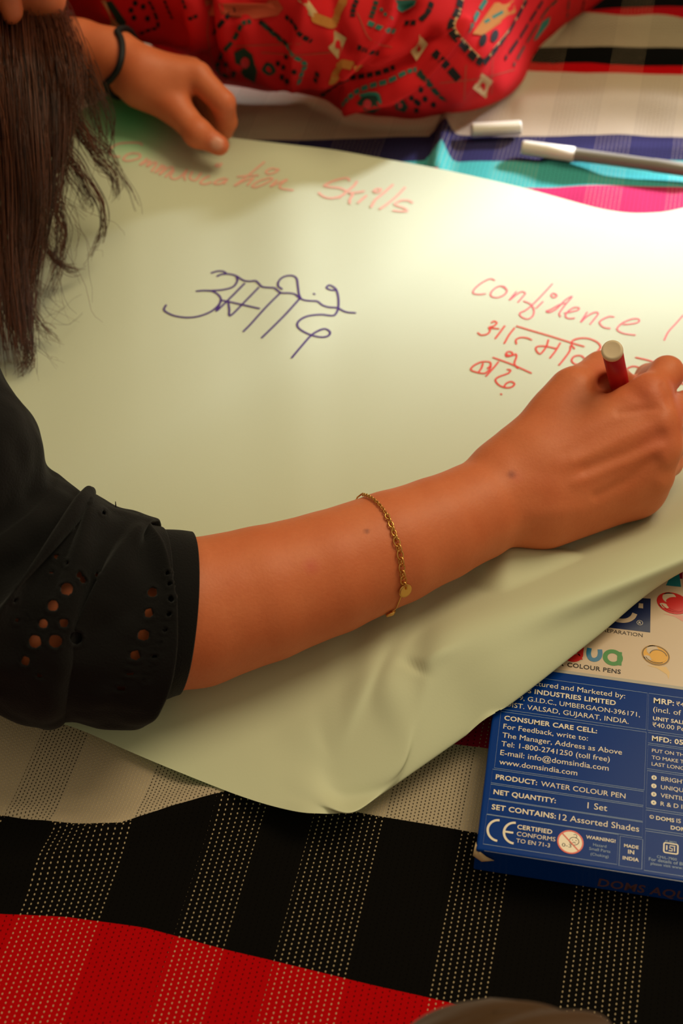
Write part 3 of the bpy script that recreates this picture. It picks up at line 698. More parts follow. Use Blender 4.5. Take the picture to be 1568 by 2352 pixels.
# colour drops
def drop(px_, py_, rx, ry, main, dark, pale):
    c = loc2(px_, py_); t = math.radians(-14)
    def el(fx, fy, ox=0, oy=0, n=28):
        return [(c.x + (ox + fx * math.cos(a)) * rx * math.cos(t) - (oy + fy * math.sin(a)) * ry * math.sin(t), c.y + (ox + fx * math.cos(a)) * rx * math.sin(t) + (oy + fy * math.sin(a)) * ry * math.cos(t)) for a in np.arange(n) * 2 * math.pi / n]
    bpoly(el(1, 1), main, 3); brib(el(.93, .92), rx * .09, dark, 4, True); bpoly(el(.42, .5, -.32, .38), WHITE, 4); bpoly(el(.3, .22, -.45, -.5), WHITE, 4); bpoly(el(.6, .62, .18, -.02), main, 5); brib(el(.6, .62, .18, -.02)[2:15], rx * .07, dark, 6); brib(el(.78, .76)[17:26], rx * .06, dark, 6)
    bpoly([(c.x - rx * .6, c.y - ry * 1.12), (c.x + rx * .1, c.y - ry * 1.25), (c.x + rx * .8, c.y - ry * 1.75), (c.x + rx * .95, c.y - ry * 2.2), (c.x + rx * 1.0, c.y - ry * 1.5), (c.x + rx * .75, c.y - ry * 1.0)], pale, 2)
drop(*ZD(1222, 890), .0094, .0076, RED, RED, PINK); drop(*ZD(885, 1893), .0078, .0068, YEL, BRN, PYEL)
bpx([ZD(1080, 545), ZD(1200, 300), ZD(1335, 300), ZD(1375, 575)], TEAL, 2); bpx([ZD(1400, 575), ZD(1400, 250), ZD(1520, 250), ZD(1520, 590)], PINK, 2)
# side face lettering and the crushed corner flap
def side(q): return BO + E1 * q[0] - E2 * .00008 + Vector((0, 0, -.0185 + q[1]))
text_l('DOMS AQUA', (.062, .001), .05, BLUB, True, 1, 0, hgt=.008, put=side)
brib([(.004, -.0001), (BWID - .002, -.0001)], .0004, NAVY, 2)
carton = bx.build('pen_carton', BM, None, False)
fl_ = MB()
cn = [BO + E1 * (-.0006) + E2 * .004 + Vector((0, 0, .0003)), BO + E1 * (.0012) + E2 * .0004 + Vector((0, 0, -.0012)), BO + E1 * .0055 - E2 * .0012 + Vector((0, 0, -.0035)), BO + E1 * .0095 - E2 * .0012 + Vector((0, 0, -.006)), BO + E1 * .0035 - E2 * .002 + Vector((0, 0, -.0075)), BO - E1 * .0012 - E2 * .0012 + Vector((0, 0, -.004))]
fl_.add(cn + [q - Vector((0, 0, .0006)) for q in cn], [(0, 5, 1), (1, 5, 4, 2), (2, 4, 3), (6, 7, 11), (7, 8, 10, 11), (8, 9, 10), (0, 1, 7, 6), (1, 2, 8, 7), (2, 3, 9, 8), (3, 4, 10, 9), (4, 5, 11, 10), (5, 0, 6, 11)], 0)
flap = fl_.build('corner_flap', [m_board], carton); flap['label'] = 'worn bare cardboard corner'
flap.matrix_parent_inverse = Matrix.Identity(4)
tag(carton, 'blue and white printed carton of water colour pens half under the curled green paper', 'box')

# ================================================================== MARKER PENS ON THE SHEET
m_capw = mat('white_plastic', 'e6dcc8', .35, .45); m_grey = mat('silver_grey_plastic', '8a8478', .35, .5, .25); m_redp = mat('red_plastic', 'b5121a', .3, .5, sss=.05); m_plug = mat('ivory_plastic', 'd8c0a0', .4, .4)
def lathe(mb, a, b, prof, n=28, m=0):
    a = Vector(a); b = Vector(b); t = (b - a).normalized(); u = t.orthogonal().normalized(); v = t.cross(u); V = []
    for s_, r in prof:
        for j in range(n):
            c = 2 * math.pi * j / n; V.append(a + (b - a) * s_ + (u * math.cos(c) + v * math.sin(c)) * max(r, 1e-5))
    k = len(prof); F = [(i * n + j, i * n + (j + 1) % n, (i + 1) * n + (j + 1) % n, (i + 1) * n + j) for i in range(k - 1) for j in range(n)]
    F += [tuple(range(n))[::-1], tuple((k - 1) * n + j for j in range(n))]
    mb.add(V, F, m)
ca, cb = P(1081, 299, .0065), P(1195, 293, .0065)
e = empty('pen_cover', ((ca + cb) / 2) - Vector((0, 0, .006)), 'loose white pen cap lying alone on the navy stripe', 'pen cap')
mb = MB(); lathe(mb, ca, cb, [(0, .003), (.0, .0042), (.015, .0052), (.05, .0056), (.5, .0057), (.97, .0058), (1, .0056), (1, .0046), (.6, .0044)]); mb.build('cap_shell', [m_capw], e)
pa, pb = P(1197, 338, .0065), P(1318, 356, .0065); pdirn = (P(1568, 389, .0065) - pa).normalized(); pb = pa + pdirn * (pb - pa).length; pc = pa + pdirn * .142
e = empty('felt_pen', ((pa + pc) / 2) - Vector((0, 0, .006)), 'grey felt pen with its white cap on, lying on the navy and teal stripes', 'pen')
mb = MB(); lathe(mb, pa, pb, [(0, .003), (0, .0042), (.02, .0052), (.06, .0056), (.5, .0057), (1, .0058), (1, .005)]); mb.build('cap', [m_capw], e)['label'] = 'white cap'
mb = MB(); lathe(mb, pb - pdirn * .002, pc, [(0, .005), (.02, .0051), (.62, .0051), (.63, .0054), (.94, .0053), (.97, .0046), (1, .003)]); mb.build('barrel', [m_grey], e)['label'] = 'silver grey barrel'

# ================================================================== THE WRITER
m_skin = mat('warm_brown_skin', 'b0673f', .5, .35, sss=.12)
g = NG(m_skin)
pos = g.new('ShaderNodeNewGeometry').outputs['Position']
n1 = g.noise(45, 3, pos); n2 = g.noise(420, 2, pos)
c0 = g.mix(n1, (*lin('c66235'), 1), (*lin('d87d50'), 1)); c0 = g.mix(g.math('MULTIPLY', n2, .25), c0, (*lin('a84a28'), 1))
c0 = g.mix(g.attr('mole'), c0, (*lin('6b2a1c'), 1)); c0 = g.mix(g.attr('flush'), c0, (*lin('c4583f'), 1)); c0 = g.mix(g.attr('nail'), c0, (*lin('d9967c'), 1))
g.L.new(c0, g.b.inputs['Base Color'])
g.L.new(g.math('SUBTRACT', .52, g.math('MULTIPLY', g.attr('nail'), .25)), g.b.inputs['Roughness'])
bp = g.new('ShaderNodeBump'); bp.inputs['Strength'].default_value = .22; bp.inputs['Distance'].default_value = .0006
wv = g.noise(650, 3, pos); g.L.new(wv, bp.inputs['Height']); g.L.new(bp.outputs[0], g.b.inputs['Normal'])

def rpx(half, q): return half * proj(q)[2] / FPX
# --- right arm and writing hand
ARM = [(-100, 1215, .105, 160), (18, 1340, .080, 232), (113, 1391, .069, 250), (218, 1410, .063, 230), (280, 1420, .0560, 180), (350, 1419, .053, 174), (445, 1408, .0475, 171), (600, 1365, .048, 156), (750, 1317, .048, 142), (900, 1258, .048, 131), (1000, 1217, .047, 120), (1090, 1176, .0455, 112), (1160, 1136, .045, 106), (1215, 1106, .0455, 104)]
AP = [P(x, y, z_) for x, y, z_, h_ in ARM]; AR = [rpx(h_, q) for (x, y, z_, h_), q in zip(ARM, AP)]
vol = Vol(P(-110, 1400, 0) * 1 + Vector((-.1, -.12, -.01)), P(1600, 800, .1) + Vector((.05, .12, .06)), .0015)
vol.chain(AP, AR, .002)
W = AP[-1]
KI, KM, KR, KP = P(1490, 912, 0.0810), P(1512, 968, 0.0770), P(1516, 1030, 0.0670), P(1500, 1092, 0.0520)
wi, wm, wr, wp = P(1170, 1085, 0.0510), P(1175, 1105, 0.0500), P(1180, 1130, 0.0470), P(1185, 1155, 0.0430)
for a_, b_, ra, rb in ((wi, KI, .0200, .0118), (wm, KM, .0210, .0122), (wr, KR, .0200, .0118), (wp, KP, .0180, .0112)): vol.cone(a_, b_, ra, rb, .012)
# palm mass below the back of the hand
vol.cone(P(1230, 1110, 0.0450), P(1440, 1010, 0.0520), .024, .022, .012); vol.cone(P(1250, 1165, 0.0380), P(1450, 1110, 0.0360), .0245, .021, .012); vol.cone(P(1450, 1110, 0.0340), P(1400, 1010, 0.0370), .018, .02, .01)
# thumb
TH = [P(1225, 1040, 0.0570), P(1318, 905, 0.0730), P(1382, 855, 0.0670), P(1440, 900, 0.0410), P(1452, 945, 0.0270)]
vol.chain(TH[:2], [.0215, .0155], .010); vol.chain(TH[1:], [.0148, .0122, .0100, .0078], .005)
vol.cone(P(1290, 960, 0.0650), P(1420, 955, 0.0690), .015, .010, .012)            # web of the thumb
# index
IX = [KI, P(1531, 857, 0.0790), P(1490, 868, 0.0410), P(1462, 930, 0.0270)]
vol.chain(IX, [.0112, .0098, .0086, .0072], .004)
vol.ball(P(1492, 905, 0.0835), .0105, .008)
MD = [KM, P(1578, 935, 0.0620), P(1540, 930, 0.0270), P(1475, 950, 0.0190)]
vol.chain(MD, [.0112, .0096, .0086, .0074], .004)
RG = [KR, P(1560, 1000, 0.0430), P(1530, 995, 0.0210), P(1470, 1000, 0.0190)]
vol.chain(RG, [.0108, .0090, .0082, .0072], .004)
PK = [KP, P(1535, 1062, 0.0330), P(1505, 1050, 0.0200), P(1450, 1040, 0.0190)]
vol.chain(PK, [.0100, .0082, .0074, .0066], .004)
# valleys between the tendons and the little hollow behind the thumb web
for a_, b_, d_ in (((1350, 1078, .075), (1505, 1003, .088), .0055), ((1360, 1148, .064), (1496, 1062, .075), .0050), ((1360, 1015, .083), (1490, 942, .092), .0045)):
    A_ = P(a_[0], a_[1], a_[2] + .007); B_ = P(b_[0], b_[1], b_[2] + .007); vol.cone(A_ , B_, .0065, .0065, .012, op='cut')
vol.cone(P(1384, 884, .094), P(1390, 880, .072), .0062, .0048, .005, op='cut')
vR, qR = vol.mesh(2)
nR = normals_of(vR, qR)
if np.einsum('ij,ij->i', nR, vR - vR.mean(0)).mean() < 0: nR = -nR
hx, hy, _ = projn(vR); facing = np.clip(np.einsum('ij,ij->i', nR, np.array([0, 0, CAMH]) - vR) / np.linalg.norm(np.array([0, 0, CAMH]) - vR, axis=1), 0, 1) ** .5
rel = np.zeros(len(vR))
for pl, hgt, wd in [([(1345, 1078), (1440, 1042), (1522, 1000)], -.0026, 17), ([(1370, 1140), (1440, 1105), (1500, 1058)], -.0019, 13), ([(1420, 948), (1470, 940), (1512, 938)], -.0015, 9), ([(1300, 1040), (1400, 985), (1470, 955)], -.0012, 20),
                    ([(1320, 1108), (1420, 1068), (1515, 1030)], .0014, 13), ([(1320, 1060), (1430, 1005), (1520, 965)], .0012, 14), ([(1492, 905), (1500, 912)], .0022, 20), ([(1526, 985), (1530, 995)], .0016, 14), ([(1524, 1052), (1528, 1062)], .0014, 14),
                    ([(1510, 1105), (1515, 1112)], .0012, 16), ([(1520, 885), (1532, 905), (1536, 930)], -.0012, 7), ([(1366, 897), (1380, 893), (1398, 892)], -.0014, 6), ([(1380, 903), (1430, 910), (1465, 930)], .0010, 14), ([(1190, 1075), (1300, 1095)], -.0008, 22), ([(1230, 1180), (1330, 1170)], .0010, 20)]:
    rel += .55 * hgt * np.exp(-(seg_dist(hx, hy, pl) / wd) ** 2)
vR = vR + nR * (rel * facing)[:, None]
# --- left arm and the hand holding the far edge
vol = Vol(P(-260, 250, 0) + Vector((-.02, -.26, -.01)), P(560, 100, .1) + Vector((.03, .12, .05)), .0015)
LA = [(-240, 60, .060, 150), (-60, 92, .056, 118), (80, 116, .060, 92), (180, 126, .064, 74), (255, 138, .066, 66), (320, 168, .066, 60)]
LP = [P(x, y, z_) for x, y, z_, h_ in LA]; vol.chain(LP, [rpx(h_, q) for (x, y, z_, h_), q in zip(LA, LP)], .010)
LW = LP[-1]
lKI, lKM, lKR, lKP = P(452, 176, .066), P(438, 166, .060), P(425, 160, .050), P(408, 160, .040)
for a_, b_, ra, rb in ((P(330, 172, .066), lKI, .018, .0115), (P(325, 165, .060), lKM, .018, .0115), (P(325, 170, .052), lKR, .017, .011), (P(325, 180, .044), lKP, .015, .0105)): vol.cone(a_, b_, ra, rb, .009)
lTH = [P(330, 198, .058), P(400, 246, .050), P(454, 306, .041), P(503, 334, .0345)]
vol.chain(lTH[:2], [.0175, .0128], .010); vol.chain(lTH[1:], [.0126, .0100, .0078], .004); vol.ball(P(453, 306, .042), .0104, .004)
vol.cone(P(350, 198, .060), P(410, 196, .062), .013, .009, .008)
vol.chain([lKI, P(512, 236, .056), P(519, 280, .036), P(515, 300, .026)], [.0108, .0094, .0084, .0074], .003)
vol.chain([lKM, P(494, 222, .046), P(502, 268, .026), P(494, 290, .018)], [.0104, .0088, .0080, .0070], .0025)
vol.chain([lKR, P(474, 218, .034), P(480, 262, .018), P(470, 282, .012)], [.0100, .0082, .0076, .0068], .0025)
vol.chain([lKP, P(452, 216, .026), P(458, 252, .014), P(450, 268, .010)], [.0092, .0074, .0068, .0060], .0025)
vL, qL = vol.mesh(2)
# --- head, neck, trunk and upper arms (mostly outside the photo)
EAR = Pd(30, 34, .95)
HC = EAR + Vector((-.045, .045, .085))
vol = Vol(Vector((-1.05, .35, -.01)), Vector((-.12, 1.55, .46)), .004)
vol.ball(HC, .092, .02, flat=((0, 0, 1), 1.12)); face_dir = Vector((.55, .72, -.42)).normalized()
JAW = Pd(16, -8, .99)
vol.cone(HC + face_dir * .03, JAW + Vector((-.005, .02, .012)), .066, .036, .03)
vol.ball(JAW + face_dir * .03, .019, .02); vol.cone(HC + face_dir * .09 + Vector((0, 0, .01)), HC + face_dir * .115 + Vector((0, 0, -.015)), .008, .013, .01)
NECK = HC + Vector((-.09, -.05, -.055)); SH_R = Vector((-.35, .60, .24)); SH_L = Vector((-.40, 1.06, .21))
vol.cone(HC - face_dir * .02, NECK + Vector((-.06, -.02, -.01)), .056, .062, .03)
vol.cone(SH_R + Vector((-.02, .05, 0)), SH_L + Vector((-.02, -.05, 0)), .078, .072, .04); vol.cone((SH_R + SH_L) / 2 + Vector((-.05, 0, 0)), Vector((-.95, .86, .13)), .11, .11, .05, flat=((0, 0, 1), .85))
vol.chain([SH_R, AP[0] + Vector((-.06, .03, .03)), AP[0]], [.06, .05, .046], .03); vol.chain([SH_L, LP[0] + Vector((-.03, .02, .0)), LP[0]], [.058, .05, .046], .03)
vB, qB = vol.mesh(2)
# --- ear
vol = Vol(EAR - Vector((.04, .05, .04)), EAR + Vector((.05, .05, .08)), .0015)
vol.cone(EAR + Vector((0, 0, .002)), EAR + Vector((-.004, .004, .034)), .0086, .013, .006, flat=((.75, -.6, 0), .55)); vol.cone(EAR + Vector((-.004, .004, .034)), EAR + Vector((-.012, .01, .05)), .014, .011, .006, flat=((.75, -.6, 0), .55))
vol.ball(EAR + Vector((.002, -.009, .028)), .009, .004, 'cut'); vol.cone(EAR + Vector((-.006, .016, .02)), EAR + Vector((-.012, .02, .045)), .013, .015, .008)
vE, qE = vol.mesh(1)
BV, BQ = merge([(vR, qR), (vL, qL), (vB, qB), (vE, qE)])
writer = empty('person', (-.45, .8, 0), 'person in black eyelet blouse leaning from the left, writing with a red pen', 'person')
body = mesh_obj('body', BV, BQ, m_skin, writer)
BB = bvh_of(body)
at = {k: np.zeros(len(BV), np.float32) for k in ('mole', 'flush', 'nail')}
def dab(k, px_, py_, r, s=1.0, soft=.5):
    l, n_ = hit(BB, px_, py_)
    if l is None: return
    d = np.linalg.norm(BV - np.array(l), axis=1); at[k] = np.maximum(at[k], s * np.clip((r - d) / (r * soft), 0, 1))
dab('mole', 1175, 1090, .0035, .75, .9); dab('mole', 842, 1220, .0022, .8, .9); dab('flush', 715, 1300, .006, .8, 1); dab('flush', 1185, 1095, .006, .4, 1)
dab('flush', 1480, 905, .02, .4, 1); dab('flush', 1510, 1005, .016, .35, 1); dab('flush', 1375, 870, .016, .6, 1); dab('flush', 500, 330, .014, .5, 1); dab('nail', 498, 330, .0062, .9, .5); dab('flush', 520, 250, .018, .3, 1)
for k, arr in at.items(): body.data.attributes.new(k, 'FLOAT', 'POINT').data.foreach_set('value', arr)

# --- blouse: sleeve with eyelets, cuff, trunk
m_black = mat('black_cotton', '0d0b0b', .85, .12, sheen=.06, bump=(900, .5, .0008))
SL = [(340, 1421, .0560, 208), (312, 1427, .0575, 232), (268, 1430, .061, 246), (215, 1412, .064, 258), (115, 1392, .070, 272), (20, 1340, .080, 282), (-75, 1220, .105, 238), (-150, 1080, .135, 246), (-250, 900, .165, 240)]
def tube_surface(rings, nseg, per, bump, skew=None):
    C = [P(x, y, z_) for x, y, z_, h_ in rings]; R_ = [rpx(h_, q) for (x, y, z_, h_), q in zip(rings, C)]
    D = np.array(crom([tuple(c) + (r,) for c, r in zip(C, R_)], per)); V = []
    up0 = Vector((0, 0, 1))
    for i in range(len(D)):
        c = Vector(D[i][:3]); t = Vector(D[min(i + 1, len(D) - 1)][:3]) - Vector(D[max(i - 1, 0)][:3]); t.normalize()
        s_ = t.cross(up0).normalized(); u_ = s_.cross(t)
        for j in range(nseg):
            a = 2 * math.pi * j / nseg
            d = u_ * math.sin(a) + s_ * math.cos(a)
            off = d * (D[i][3] + bump(i / (len(D) - 1), a, c + d * D[i][3])); sk = skew(i / (len(D) - 1)) if skew else 0
            V.append(c + off - t * sk * (off.y * .9 + off.z * .35))
    return V, len(D)
def sbump(t, a, q):
    up = max(0, math.cos(a - 2.2))           # the far-upper side carries the gathers
    n1 = noise.noise(q * 26); n2 = noise.noise(q * 70 + Vector((5, 1, 2))); n3 = noise.noise(q * 9 + Vector((3, 7, 1)))
    w_ = .3 + .7 * up
    b = .0035 * n1 * w_ + .0016 * n2 + .003 * n3 * w_
    b += math.sin(t * 46 + 1.5 * n3) * .0042 * min(1, t * 6) * w_
    b += .003 * w_ * math.exp(-((t - .09) / .03) ** 2)
    lip = math.exp(-(t / .05) ** 2)
    return b * (1 - .8 * lip) - .0015 * lip
NS = 300
SV, nr_ = tube_surface(SL, NS, 26, sbump, lambda t: .38 * math.exp(-t / .16))
SV = np.array(SV); SV[:, 2] = np.maximum(SV[:, 2], .0045)
px, py, _ = projn(SV)
HOLES = [(400, 1185, 33), (495, 1130, 20), (475, 1100, 18), (320, 1285, 30), (262, 1392, 26), (383, 1387, 25), (213, 1498, 34), (333, 1495, 34), (455, 1475, 36), (155, 1615, 26), (915, 1205, 28), (895, 1328, 26), (860, 1460, 32), (815, 1580, 28), (780, 1685, 20), (728, 1780, 22), (1028, 1245, 18), (1015, 1332, 17), (990, 1425, 16), (962, 1510, 15), (928, 1590, 16), (900, 1660, 14), (870, 1735, 14), (340, 990, 16), (420, 820, 20), (530, 652, 10), (618, 730, 14), (1008, 1090, 14), (1020, 1155, 14), (235, 1700, 16), (310, 1075, 16), (580, 1100, 14), (165, 1340, 12), (100, 1370, 14), (405, 1030, 14), (90, 1250, 14)]
camv = np.array([0, 0, CAMH])
SQ = np.array([(i * NS + j, i * NS + (j + 1) % NS, (i + 1) * NS + (j + 1) % NS, (i + 1) * NS + j) for i in range(nr_ - 1) for j in range(NS)])
SN = normals_of(SV, SQ)
if np.einsum('ij,ij->i', SN, SV - np.roll(SV, NS // 2, 0)).mean() < 0: SQ = SQ[:, ::-1]; SN = -SN
face_cam = np.einsum('ij,ij->i', SN, camv - SV) > 0
kill = np.zeros(len(SV), bool); owner = np.full(len(SV), -1)
for k, (hx, hy, hr) in enumerate(HOLES):
    cx, cy, r = hx / 2.613, 900 + hy / 2.613, hr / 2.613 * 1.2
    d = np.hypot(px - cx, py - cy); m_ = (d < r) & face_cam; kill |= m_; owner[m_] = k
    near = (d >= r) & (d < r + 5) & face_cam               # stitched rim stands up a little
    SV[near] += SN[near] * .0006
keep = ~kill[SQ].all(1)
rim = np.zeros(len(SV), bool); rim[np.unique(SQ[keep])] = True; rim &= kill
for i in np.where(rim)[0]:                                  # round the opening: pull its edge onto the circle
    hx, hy, hr = HOLES[owner[i]]; cx, cy, r = hx / 2.613, 900 + hy / 2.613, hr / 2.613 * 1.2
    dx, dy = px[i] - cx, py[i] - cy; L2 = math.hypot(dx, dy) or 1
    SV[i] = np.array(Pd(cx + dx / L2 * r, cy + dy / L2 * r, proj(SV[i])[2]))
sleeve = mesh_obj('blouse_sleeve', SV, SQ[keep], m_black, writer)
sl = sleeve.modifiers.new('cloth', 'SOLIDIFY'); sl.thickness = .0011; sl.offset = 0
CU = [(424, 1408, .052, 184), (400, 1411, .053, 188), (372, 1415, .054, 192), (340, 1420, .055, 197), (300, 1425, .056, 200), (260, 1428, .058, 204)]
CV, nr2 = tube_surface(CU, 120, 8, lambda t, a, q: .0008 * noise.noise(q * 40) + .0006 * math.sin(t * 3.1), lambda t: .22)
CV = np.array(CV); CV[:, 2] = np.maximum(CV[:, 2], .0045)
CQ = [(i * 120 + j, i * 120 + (j + 1) % 120, (i + 1) * 120 + (j + 1) % 120, (i + 1) * 120 + j) for i in range(nr2 - 1) for j in range(120)]
cuff = mesh_obj('cuff', CV, CQ, m_black, sleeve); cuff.matrix_parent_inverse = Matrix.Identity(4)
cf = cuff.modifiers.new('cloth', 'SOLIDIFY'); cf.thickness = .002; cf.offset = 1
# loose thread
mb = MB(); mb.tube([P(268, 1195, .098), P(270, 1180, .1), P(266, 1165, .102), P(265, 1152, .103)], [.0007, .0006, .0004, .0002], 6); th = mb.build('loose_thread', [m_black], sleeve); th.matrix_parent_inverse = Matrix.Identity(4)
vol = Vol(Vector((-1.08, .38, -.01)), Vector((-.26, 1.5, .36)), .005)
vol.cone(SH_R + Vector((-.02, .05, 0)), SH_L + Vector((-.02, -.05, 0)), .092, .084, .04); vol.cone((SH_R + SH_L) / 2 + Vector((-.05, 0, 0)), Vector((-.95, .86, .13)), .125, .125, .05, flat=((0, 0, 1), .85))
vol.chain([SH_R, AP[0] + Vector((-.06, .03, .03))], [.07, .062], .03); vol.chain([SH_L, LP[0] + Vector((-.05, .03, .0))], [.066, .052], .03)
tv, tq = vol.mesh(2); mesh_obj('blouse_top', tv, tq, m_black, writer)

# --- hair
m_hair = bpy.data.materials.new('dark_brown_hair'); m_hair.use_nodes = True; g = NG(m_hair)
g.b.inputs['Roughness'].default_value = .42; g.b.inputs['Specular IOR Level'].default_value = .45
inf = g.new('ShaderNodeNewGeometry'); g.L.new(g.mix(inf.outputs['Random Per Island'], (*lin('2a130a'), 1), (*lin('6a381f'), 1)), g.b.inputs['Base Color'])
hc = bpy.data.curves.new('hair', 'CURVE'); hc.dimensions = '3D'; hc.bevel_depth = 1.0; hc.bevel_resolution = 0; hc.resolution_u = 3
def lock(pts, n, spread, tip, r=.00028, curl=0.0):
    """one lock: photo guide points with heights, n strands; spread/tip = lock radius at root/tip (m)"""
    Q = [P(*q) for q in pts]; D = [Vector(q) for q in crom([tuple(q) for q in Q], 5)]; k = len(D)
    for s_ in range(n):
        a = random.random() * 2 * math.pi; rr_ = math.sqrt(random.random()); ox, oz = math.cos(a) * rr_, math.sin(a) * rr_
        oy = random.uniform(-1, 1); end = random.uniform(.8, 1.0); kk = max(4, int(k * end)); sd = random.random() * 50
        sp = hc.splines.new('POLY'); sp.points.add(kk - 1)
        for i in range(kk):
            t = i / (k - 1); wd = spread + (tip - spread) * t
            wob = Vector((noise.noise(Vector((t * 3, sd, 0))), noise.noise(Vector((t * 3, sd, 9))), noise.noise(Vector((t * 3, sd, 19))))) * (.002 + .006 * t + curl * t)
            q = D[i] + Vector((ox * wd, oy * wd, oz * wd)) + wob
            sp.points[i].co = (q.x, q.y, max(q.z, .006), 1); sp.points[i].radius = r * (1 - .6 * t) * random.uniform(.8, 1.2)
lock([(-70, -60, .14), (-60, 105, .165), (-45, 190, .155), (-20, 350, .115), (-5, 560, .07), (10, 720, .04), (25, 850, .015)], 200, .022, .014)
lock([(-15, -60, .135), (0, 120, .155), (12, 220, .145), (25, 420, .10), (30, 600, .06), (45, 760, .03), (55, 850, .012)], 170, .016, .009)
lock([(10, -60, .13), (20, 110, .15), (40, 240, .13), (50, 380, .10), (60, 520, .07), (20, 640, .04)], 120, .014, .012)
lock([(35, -50, .13), (45, 110, .15), (60, 230, .135), (75, 400, .105), (75, 540, .065), (60, 690, .035), (70, 830, .012)], 150, .014, .007)
lock([(66, 0, .085), (72, 46, .115), (80, 80, .135), (105, 200, .13), (110, 330, .11), (100, 460, .08), (85, 560, .055), (40, 700, .03)], 150, .016, .010)
lock([(94, 0, .085), (100, 46, .115), (108, 62, .13), (130, 150, .14), (140, 240, .12), (135, 330, .10), (128, 420, .075), (112, 520, .05)], 130, .014, .008)
lock([(114, 0, .085), (120, 46, .115), (128, 52, .13), (155, 130, .14), (165, 210, .13), (160, 280, .11), (150, 340, .09)], 90, .012, .008)
lock([(126, 0, .085), (132, 46, .115), (140, 40, .13), (170, 120, .14), (195, 190, .125), (215, 230, .11), (222, 252, .10)], 60, .010, .006)
lock([(178, 280, .105), (205, 330, .09), (228, 369, .075), (255, 395, .065), (268, 432, .055), (257, 462, .045)], 34, .006, .0014)
lock([(165, 270, .105), (190, 310, .09), (225, 350, .08), (250, 365, .07)], 26, .005, .002)
lock([(170, 262, .11), (210, 310, .09), (250, 345, .075), (275, 395, .06), (300, 440, .05), (320, 492, .04)], 12, .003, .0006)
lock([(130, 334, .10), (165, 365, .085), (195, 405, .075), (230, 464, .06), (237, 519, .045), (226, 555, .035), (198, 603, .03)], 22, .006, .001)
lock([(120, 320, .10), (150, 370, .085), (180, 420, .07), (198, 460, .06), (205, 490, .055)], 30, .006, .003)
lock([(95, 420, .075), (120, 440, .07), (150, 450, .06), (185, 490, .05), (230, 540, .04)], 5, .002, .0006)
lock([(75, 470, .06), (90, 525, .05), (110, 575, .04), (134, 605, .03), (163, 618, .025), (196, 615, .02)], 26, .004, .0012)
lock([(110, 350, .09), (118, 430, .075), (138, 510, .055), (142, 550, .045), (128, 620, .03), (95, 700, .02)], 34, .006, .004)
lock([(110, 330, .09), (90, 430, .075), (112, 470, .06), (110, 500, .05), (75, 570, .03), (0, 650, .015)], 14, .003, .001)
lock([(60, 400, .08), (75, 450, .06), (80, 500, .05), (60, 560, .04), (10, 620, .02)], 18, .004, .001)
lock([(205, 150, .14), (228, 210, .12), (250, 262, .10), (256, 320, .08), (248, 372, .07)], 14, .004, .0015)
lock([(195, 190, .13), (210, 240, .11), (225, 290, .09), (235, 330, .08), (245, 360, .07)], 16, .004, .002)
lock([(0, 640, .05), (50, 700, .035), (95, 750, .02), (145, 796, .012)], 22, .005, .0015)
lock([(10, 690, .04), (40, 760, .025), (70, 820, .014), (30, 862, .01)], 30, .006, .003)
for k in range(46):                                       # fly-away hairs
    x0, y0 = random.uniform(20, 200), random.uniform(80, 560); x1 = x0 + random.uniform(-30, 130); y1 = y0 + random.uniform(60, 300)
    z0 = max(.02, .17 - y0 * .0002); lock([(x0, y0, z0), ((x0 + x1) / 2 + random.uniform(-40, 60), (y0 + y1) / 2, z0 * .75), (x1, y1, max(.012, z0 * .45))], 1, .001, .001, .00016)
for k in range(26):
    x0, y0 = random.uniform(0, 90), random.uniform(600, 800)
    lock([(x0, y0, .03), (x0 + random.uniform(20, 70), y0 + random.uniform(20, 70), .02), (x0 + random.uniform(40, 160), y0 + random.uniform(-30, 120), .012)], 1, .001, .001, .00013)
# scalp hair over the head
for k in range(520):
    a = random.uniform(0, 2 * math.pi); e_ = random.uniform(.1, 1.45)
    d0 = Vector((math.cos(a) * math.cos(e_), math.sin(a) * math.cos(e_), math.sin(e_)))
    if d0.dot(face_dir) > .45: continue
    sp = hc.splines.new('POLY'); sp.points.add(9)
    for i in range(10):
        t = i / 9; ee = e_ * (1 - t) + (-.5) * t; d1 = Vector((math.cos(a) * math.cos(ee), math.sin(a) * math.cos(ee), math.sin(ee) * 1.1))
        q = HC + d1 * (.099 + random.uniform(-.001, .003)); sp.points[i].co = (q.x, q.y, q.z, 1); sp.points[i].radius = .0005
hc.materials.append(m_hair)
tmp = bpy.data.objects.new('tmp', hc); COL.objects.link(tmp); bpy.context.view_layer.update()
hm = bpy.data.meshes.new_from_object(tmp.evaluated_get(bpy.context.evaluated_depsgraph_get())); bpy.data.objects.remove(tmp)
hair = bpy.data.objects.new('hair', hm); COL.objects.link(hair); attach(hair, writer)
hair['label'] = 'long loose dark brown hair'

# --- the red pen in her hand
TIP = P(1440, 965, .0055); END = P(1405, 803, .121); L_ = (END - TIP).length; dr = (END - TIP).normalized()
rp_ = empty('felt_pen', TIP, 'red felt pen with an ivory end plug gripped upright in the writing hand', 'pen')
mb = MB(); lathe(mb, TIP + dr * .024, END - dr * .0035, [(0, .0045), (.03, .0054), (.1, .0057), (1, .0059)]); mb.build('barrel', [m_redp], rp_)['label'] = 'translucent red barrel'
mb = MB(); lathe(mb, END - dr * .012, END, [(0, .005), (.68, .005), (.70, .0061), (.85, .0062), (.95, .0059), (1, .0050), (.985, .0044), (.985, .001)]); mb.build('end_plug', [m_plug], rp_)['label'] = 'ivory end plug'
mb = MB(); lathe(mb, TIP, TIP + dr * .026, [(0, .0006), (.12, .0011), (.2, .0012), (.22, .0026), (.6, .0036), (.62, .0046), (1, .0046)]); mb.build('nib', [m_plug], rp_)

